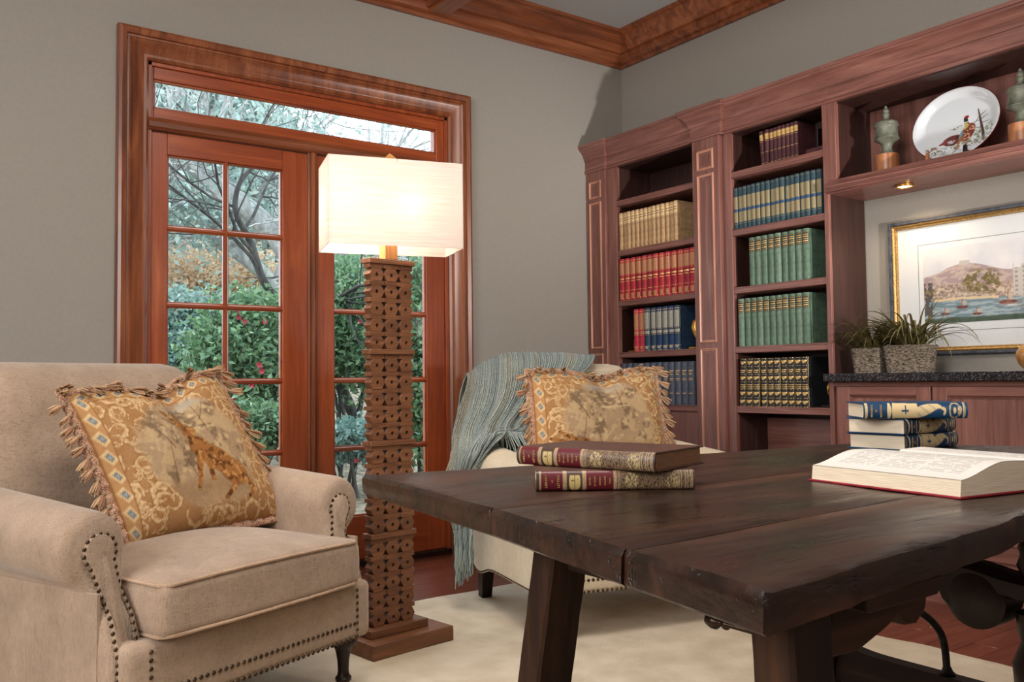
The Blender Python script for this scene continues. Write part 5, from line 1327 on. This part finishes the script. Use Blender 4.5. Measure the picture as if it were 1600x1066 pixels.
def plate():
    T=thing('pheasant_plate','white oval plate with pheasants and red rim on a small wooden stand','plate',(3.640,1.895,1.8325),rot=(0,R(12),0))
    hx,hz=.185,.158; cz=hz+.006
    def S(r,a,off=0):
        dep=-.020*smooth((1-r)/.30)+0 ; X=r*hx*math.cos(a); Z=r*hz*math.sin(a)
        return (-dep*-1*0 + (.018*smooth((1-r)/.28))+off, -X, cz+Z)
    NR,NA=110,260
    g=MB().grid(lambda u,v:S(.0001+v*.9999,u*2*PI),NA,NR).build('face',M['porcelain'],T,smooth=80,fixn=False)
    uu,vv=np.meshgrid(np.linspace(0,1,NA),np.linspace(0,1,NR)); a=uu.ravel()*2*PI; r=vv.ravel(); x=r*np.cos(a); z=r*np.sin(a)
    b=np.tile(L3((214,220,226)),(len(x),1)); n=fbm(x+3,z+3,12,3); n2=fbm(x+6,z+5,26,3)
    gm=np.clip(1-np.abs(z-(-.66+.10*x+.05*np.sin(x*7)))/.16,0,1)*(x>-.52)*(x<.78); b=mixc(b,(120,116,92),gm*((n2>.50)*.9)); b=mixc(b,(80,74,60),gm*(n2>.62)); b=mixc(b,(168,158,128),gm*(n>.58)*.6)
    b=mixc(b,(92,70,60),seg(x,z,.66,-.60,.47,.30,.045,.012)); b=mixc(b,(60,48,44),seg(x,z,.68,-.60,.50,.10,.014,.008))
    for p in ((.55,0,.70,.10),(.53,.10,.66,.22),(.56,-.12,.78,-.08),(.55,-.02,.38,-.05),(.52,.10,.40,-.10),(.60,-.25,.42,-.22)): b=mixc(b,(92,74,66),seg(x,z,*p,.012,.004))
    b=mixc(b,(130,140,110),ell(x,z,.76,-.35,.12,.22,0,.5)*(n2>.52)); b=mixc(b,(130,140,110),ell(x,z,.50,-.42,.10,.16,0,.5)*(n2>.52)); b=mixc(b,(120,120,96),ell(x,z,.02,-.10,.16,.05,0,.5)*(n2>.5)); b=mixc(b,(140,110,90),ell(x,z,-.52,-.62,.14,.10,0,.5)*(n2>.5))
    b1=ell(x,z,-.06,-.44,.24,.14,8,.1); b=mixc(b,(112,62,58),b1); b=mixc(b,(70,46,44),b1*(n2>.56)); b=mixc(b,(196,190,196),ell(x,z,-.10,-.48,.10,.05,0,.3)*(n2>.48)); h1=seg(x,z,-.24,-.46,-.36,-.50,.05,.025); b=mixc(b,(140,64,60),h1)
    b2=np.maximum(ell(x,z,.27,-.30,.15,.26,-22,.1),seg(x,z,.24,-.08,.20,.10,.06,.045)); b=mixc(b,(124,66,54),b2); b=mixc(b,(206,160,130),b2*(n2>.60)); b=mixc(b,(192,176,104),ell(x,z,.17,-.10,.10,.10,20,.3)*b2)
    b=mixc(b,(40,54,50),seg(x,z,.21,.02,.20,.12,.045)); b=mixc(b,(230,228,224),seg(x,z,.15,.00,.27,.00,.010)); b=mixc(b,(150,44,44),ell(x,z,.22,.15,.055,.04,0,.2)); b=mixc(b,(110,160,176),seg(x,z,.14,-.26,.10,-.42,.035,.03)*.8)
    tl=seg(x,z,.12,-.42,.04,-.70,.032,.02)+seg(x,z,.04,-.70,-.05,-.90,.02,.006); b=mixc(b,(176,130,96),tl); b=mixc(b,(96,58,48),np.clip(tl,0,1)*(np.sin(z*120)>.5))
    b=mixc(b,(176,186,220),((np.abs(x-.12)<.08)&(np.abs(z+.80)<.035)&(n2>.45)))
    setcol(g,b)
    MB().grid(lambda u,v:S(.0001+v*.9999,u*2*PI,.006+.006*(1-v)),60,14,flip=True).build('back',plain('plate_back',(206,210,214),.25),T,smooth=80,fixn=False)
    rim=MB(); rim.tube([S(1,2*PI*i/120,.003) for i in range(120)],.0032,6,closed=True); rim.build('rim',M['redrim'],T,smooth=60)
    for y in (.085,-.075):
        m=MB().prism([(-.045,-.003),(.075,-.003),(.075,.012),(.045,.020),(.040,.10),(.028,.10),(.024,.02),(-.030,.012),(-.034,.030),(-.045,.030)],y-.007,y+.007,fn=lambda a,z_,w:(a,w,z_+.003))
        m.build('stand_foot',DARKW['x'] if y<0 else M['urnbase'],T,bevel=.002)
plate()
T=thing('puck_light','small round lit puck light under the display shelf above the print','light',(3.668,2.122,1.772))
MB().lathe([(.036,0),(.040,-.002),(.040,-.010),(.033,-.012),(.030,-.006),(.030,0)],(0,0,0),28,cap=False).build('bezel',M['brass'],T,smooth=30)
MB().lathe([(0,-.004),(.030,-.004),(.030,-.007),(0,-.009)],(0,0,0),28,cap=False).build('lens',M['puck'],T,smooth=40)
T=thing('puck_light','added puck light brightening the print, unseen beyond the frame edge','light',(3.668,1.30,1.772))
MB().lathe([(.036,0),(.040,-.002),(.040,-.010),(.033,-.012),(.030,-.006),(.030,0)],(0,0,0),28,cap=False).build('bezel',M['brass'],T,smooth=30)
MB().lathe([(0,-.004),(.030,-.004),(.030,-.007),(0,-.009)],(0,0,0),28,cap=False).build('lens',M['puck'],T,smooth=40)
T=thing('amber_vase','round amber glazed vase on the countertop, cut by the right edge','vase',(3.665,1.612,.9435))
MB().lathe([(0,0),(.030,0),(.032,.004),(.052,.026),(.062,.052),(.060,.074),(.046,.096),(.024,.108),(.018,.112),(.022,.118),(.016,.120),(0,.112)],(0,0,0),36,cap=False).build('body',M['shell'],T,smooth=50)

# ------------------------------------------------------------------ garden outside the doors
CAM_M=SC.camera.matrix_world
def at(px,py,Y):
    d=CAM_M.to_3x3()@Vector(((px-800)/1380,-(py-533)/1380,-1)); o=CAM_M.translation
    return o+d*((Y-o.y)/d.y)
def gz(x,y): return -.14+.075*max(0,y-4.8)+.030*max(0,y-9)+.05*math.sin(x*.9+y*.5)*smooth((y-5)/3)
M['ground']=noisy('leaf_litter',(96,88,74),(164,150,128),14,.95,.8,60,detail=8,bd=.03)
def gf(u,v):
    x=-14+44*u; y=4.29+40*v*v; return (x,y,gz(x,y))
o=MB().grid(gf,150,150).build('garden_ground',M['ground'],smooth=80,fixn=False); tag(o,kind='structure')
lit=MB(); rs=np.random.RandomState(2)
def leaves(N,cen,rad,size,seed,clump=14,flat=0,lobes=None):
    rs=np.random.RandomState(seed); mb=MB()
    cs=rs.randn(clump,3); cs/=np.linalg.norm(cs,axis=1)[:,None]; cs*=(rs.rand(clump,1)**.4)*.75
    k=rs.randint(0,clump,N); p=cs[k]+rs.randn(N,3)*.20
    P=np.array(cen)+p*np.array(rad)
    P[:,2]=np.maximum(P[:,2],[gz(x,y)+.02 for x,y in P[:,:2]])
    a=rs.randn(N,3); a/=np.linalg.norm(a,axis=1)[:,None]; b=np.cross(a,rs.randn(N,3)); b/=np.linalg.norm(b,axis=1)[:,None]
    s=size*(.6+.8*rs.rand(N,1)); A=a*s; B=b*s*.45
    V=np.stack([P-A,P+B,P+A,P-B],1).reshape(-1,3)
    mb.v=[tuple(x) for x in V.tolist()]; mb.f=[(4*i,4*i+1,4*i+2,4*i+3) for i in range(N)]; mb.m=[0]*N
    return mb
GREEN=island('shrub_leaf',[(74,108,74),(104,138,94),(126,156,116),(86,122,98),(150,174,132)],.5,.4,.3)
TEAL=island('laurel_leaf',[(84,118,112),(118,150,142),(98,130,120),(152,178,168)],.4,.5,.3)
PALE=island('tree_leaf',[(140,162,158),(170,188,180),(126,148,144),(186,198,182)],.6,.3,.3)  # bluish pale: outdoor haze and overexposure put into the leaf colour
TAN=island('reflection_tan_leaf',[(190,160,130),(214,190,160),(204,174,146),(184,178,142)],.7,.3,.3)
FLOW=plain('camellia_red',(178,40,64),.6)
BARK=noisy('pale_bark',(136,136,136),(182,182,178),14,.9,.6,60,bd=.02,stretch=(1,1,.3))
BARKD=noisy('dark_bark',(44,42,42),(78,74,70),20,.9,.6,80,bd=.01,stretch=(1,1,.3))
def shrub(label,px,py,Y,rad,N,size,mat,seed,flowers=0):
    c=at(px,py,Y); T=thing('garden_shrub',label,'shrub',(c.x,c.y,gz(c.x,c.y)))
    mb=leaves(N,(c.x,c.y,c.z),rad,size,seed,22); O=Vector(T.location); mb.v=[(a-O.x,b_-O.y,z-O.z) for a,b_,z in mb.v]
    tag(mb.build('foliage',mat,T,smooth=0,fixn=False),kind='stuff')
    st=MB(); rs=np.random.RandomState(seed)
    for i in range(7):
        e=Vector(((rs.rand()-.5)*rad[0]*1.4,(rs.rand()-.5)*rad[1]*1.4,c.z-O.z+(rs.rand()-.3)*rad[2])); st.tube([(0+.03*i-.1,0,-.02),e*.45+Vector((0,0,.08)),e],[.02,.014,.006],6)
    st.build('stems',BARKD,T,smooth=60)
    if flowers:
        fb=MB()
        for i in range(flowers):
            p=rs.randn(3); p/=np.linalg.norm(p); q=Vector((p[0]*rad[0]*.8,-abs(p[1])*rad[1]*.85,c.z-O.z+p[2]*rad[2]*.75)); q.z=max(q.z,.06)
            for k in range(5):
                a=k*2*PI/5; r=.022; fb.add([q,q+Vector((r*math.cos(a),-.01,r*math.sin(a))),q+Vector((r*1.3*math.cos(a+.5),-.012,r*1.3*math.sin(a+.5))),q+Vector((r*math.cos(a+1.0),-.01,r*math.sin(a+1.0)))],[(0,1,2,3)])
        tag(fb.build('blossoms',FLOW,T,smooth=0,fixn=False),kind='stuff')
shrub('green camellia with red blossoms outside the lower right panes',405,560,7.6,(.62,.5,.62),15300,0.032,GREEN,11,26)
shrub('low green shrub with red blossoms below the camellia outside the left door',395,672,6.8,(.50,.4,.26),8500,0.025,GREEN,12,14)
shrub('blue-green laurel seen in the lower left panes of the left door',300,530,10.5,(.95,.7,.60),11900,0.040,TEAL,13)
shrub('small dark bush left of the slope, outside the left door',262,505,12.5,(.9,.7,.6),7650,0.043,TEAL,14)
shrub('tan leaf mass standing in for a warm reflection, middle panes of the left door',318,430,15,(1.9,.9,.62),15300,0.043,TAN,15)  # added leaves in place of a warm reflection on the glass
shrub('green shrub seen left of the lamp column through the right door',545,520,8.0,(.55,.5,.72),15300,0.032,GREEN,16,6)
shrub('low pale-green groundcover outside the right door, left of the lamp',545,690,6.6,(.46,.4,.20),7650,0.025,TEAL,17,3)
shrub('glossy green shrub seen right of the lamp column through the right door',668,560,6.6,(.42,.4,1.0),15300,0.032,GREEN,18,3)
shrub('bright green bush between the two camellias, behind the door stile',470,560,8.8,(.65,.5,.75),11900,0.032,GREEN,19,8)
def limb(mb,p,d,L,r,depth,rs,up=.1,mi=0):
    pts=[p]; q=p.copy(); dd=d.normalized(); n=5; rr=[r]
    for i in range(n):
        dd=(dd+Vector(rs.randn(3).tolist())*.16+Vector((0,0,up))*.3).normalized(); q=q+dd*(L/n); pts.append(q.copy()); rr.append(r*(1-.55*(i+1)/n))
    mb.tube(pts,rr,6 if depth<2 else 4)
    if depth<3:
        for i in range(2,n+1):
            for k in range(2 if depth<2 else 1):
                nd=(dd+Vector(rs.randn(3).tolist())*.75).normalized(); limb(mb,pts[i],nd,L*(.45+.2*rs.rand()),rr[i]*.62,depth+1,rs,up)
def tree(label,pathpx,Y,r0,mat,seed,leafN=0,leafmat=None,crown=None,branch=True,group=None):
    P=[at(x,y,Y+dy) for x,y,dy in pathpx]; b0=P[0]; g=gz(b0.x,b0.y); T=thing('garden_tree',label,'tree',(b0.x,b0.y,g),0,group); O=Vector(T.location)
    P=[Vector((b0.x,b0.y,g-.1))]+P if b0.z>g+.1 else P
    P=[p-O for p in P]; n=34; Q=[catmull(P,i/n) for i in range(n+1)]; rs=np.random.RandomState(seed); mb=MB()
    rr=[r0*(1-.75*i/n) for i in range(n+1)]; mb.tube(Q,rr,10)
    if branch:
        for i in range(8,n+1,3):
            d=(Q[i]-Q[i-1]).normalized(); nd=(d+Vector(rs.randn(3).tolist())*.8).normalized(); limb(mb,Q[i],nd,(.9+.9*rs.rand())*(Y/9),rr[i]*.55,1,rs)
    mb.build('trunk',mat,T,smooth=60)
    if leafN:
        c=at(crown[0],crown[1],Y+crown[2])
        lb=leaves(leafN,tuple(c),crown[3],crown[4],seed,crown[5]); lb.v=[(a-O.x,b_-O.y,z-O.z) for a,b_,z in lb.v]
        tag(lb.build('foliage',leafmat,T,smooth=0,fixn=False),kind='stuff')
tree('dark leaning tree crossing the right-hand panes of the left door',[(572,700,0),(540,620,0),(495,535,0),(443,478,-.1),(412,440,-.2),(392,380,-.2),(368,330,-.3),(375,285,-.3),(400,258,-.3)],8.2,.062,BARKD,21)
tree('big pale-limbed tree leaning left behind the upper panes of the left door',[(520,640,0),(505,520,0),(455,400,0),(380,320,0),(320,275,0),(255,225,.3),(200,180,.5)],12.5,.24,BARK,22,2500,PALE,(330,240,0,(2.6,1.4,1.2),.06,40))
tree('pale forked tree left of the big limbed tree, outside the left door',[(470,560,0),(430,450,0),(350,380,0),(290,330,0),(230,290,0)],13.5,.17,BARK,23,2500,PALE,(280,330,0,(2.2,1.2,1.0),.06,40))
def bigtree(label,px,Y,top,r0,seed,N,cr,mat=None,py=600,sz=.09):
    tree(label,[(px,py,0),(px+3,(py+top)/2+60,0),(px-4,(py+top)/2-40,0),(px+5,top,0)],Y,r0,BARK,seed,N,mat or PALE,cr)
bigtree('tall pine-like tree behind the left end of the transom',285,20,90,.22,31,14000,(285,190,0,(3.0,2.0,3.4),.10,60),PALE)
bigtree('tall grey-green tree behind the right-hand upper panes of the left door',395,22,60,.20,32,9000,(400,330,0,(3.0,2.0,2.4),.10,60))
bigtree('bare-branched tree behind the middle of the transom',455,19,40,.13,33,600,(455,260,0,(2.4,1.5,2.0),.08,20))
bigtree('bare-branched tree behind the right part of the transom',600,21,60,.13,34,600,(600,300,0,(2.4,1.5,2.0),.08,20))
bigtree('dense evergreen on the far slope behind the left door',330,26,330,.25,35,16000,(330,400,0,(6.5,2.0,2.3),.12,80),TEAL)
bigtree('dense evergreen on the far slope behind the right door',590,25,330,.25,36,15000,(590,430,0,(5.0,2.0,2.6),.12,80),GREEN)
bigtree('dense evergreen on the far slope behind the centre stiles',460,27,330,.25,37,12000,(455,420,0,(4.0,2.0,2.2),.12,80),PALE)
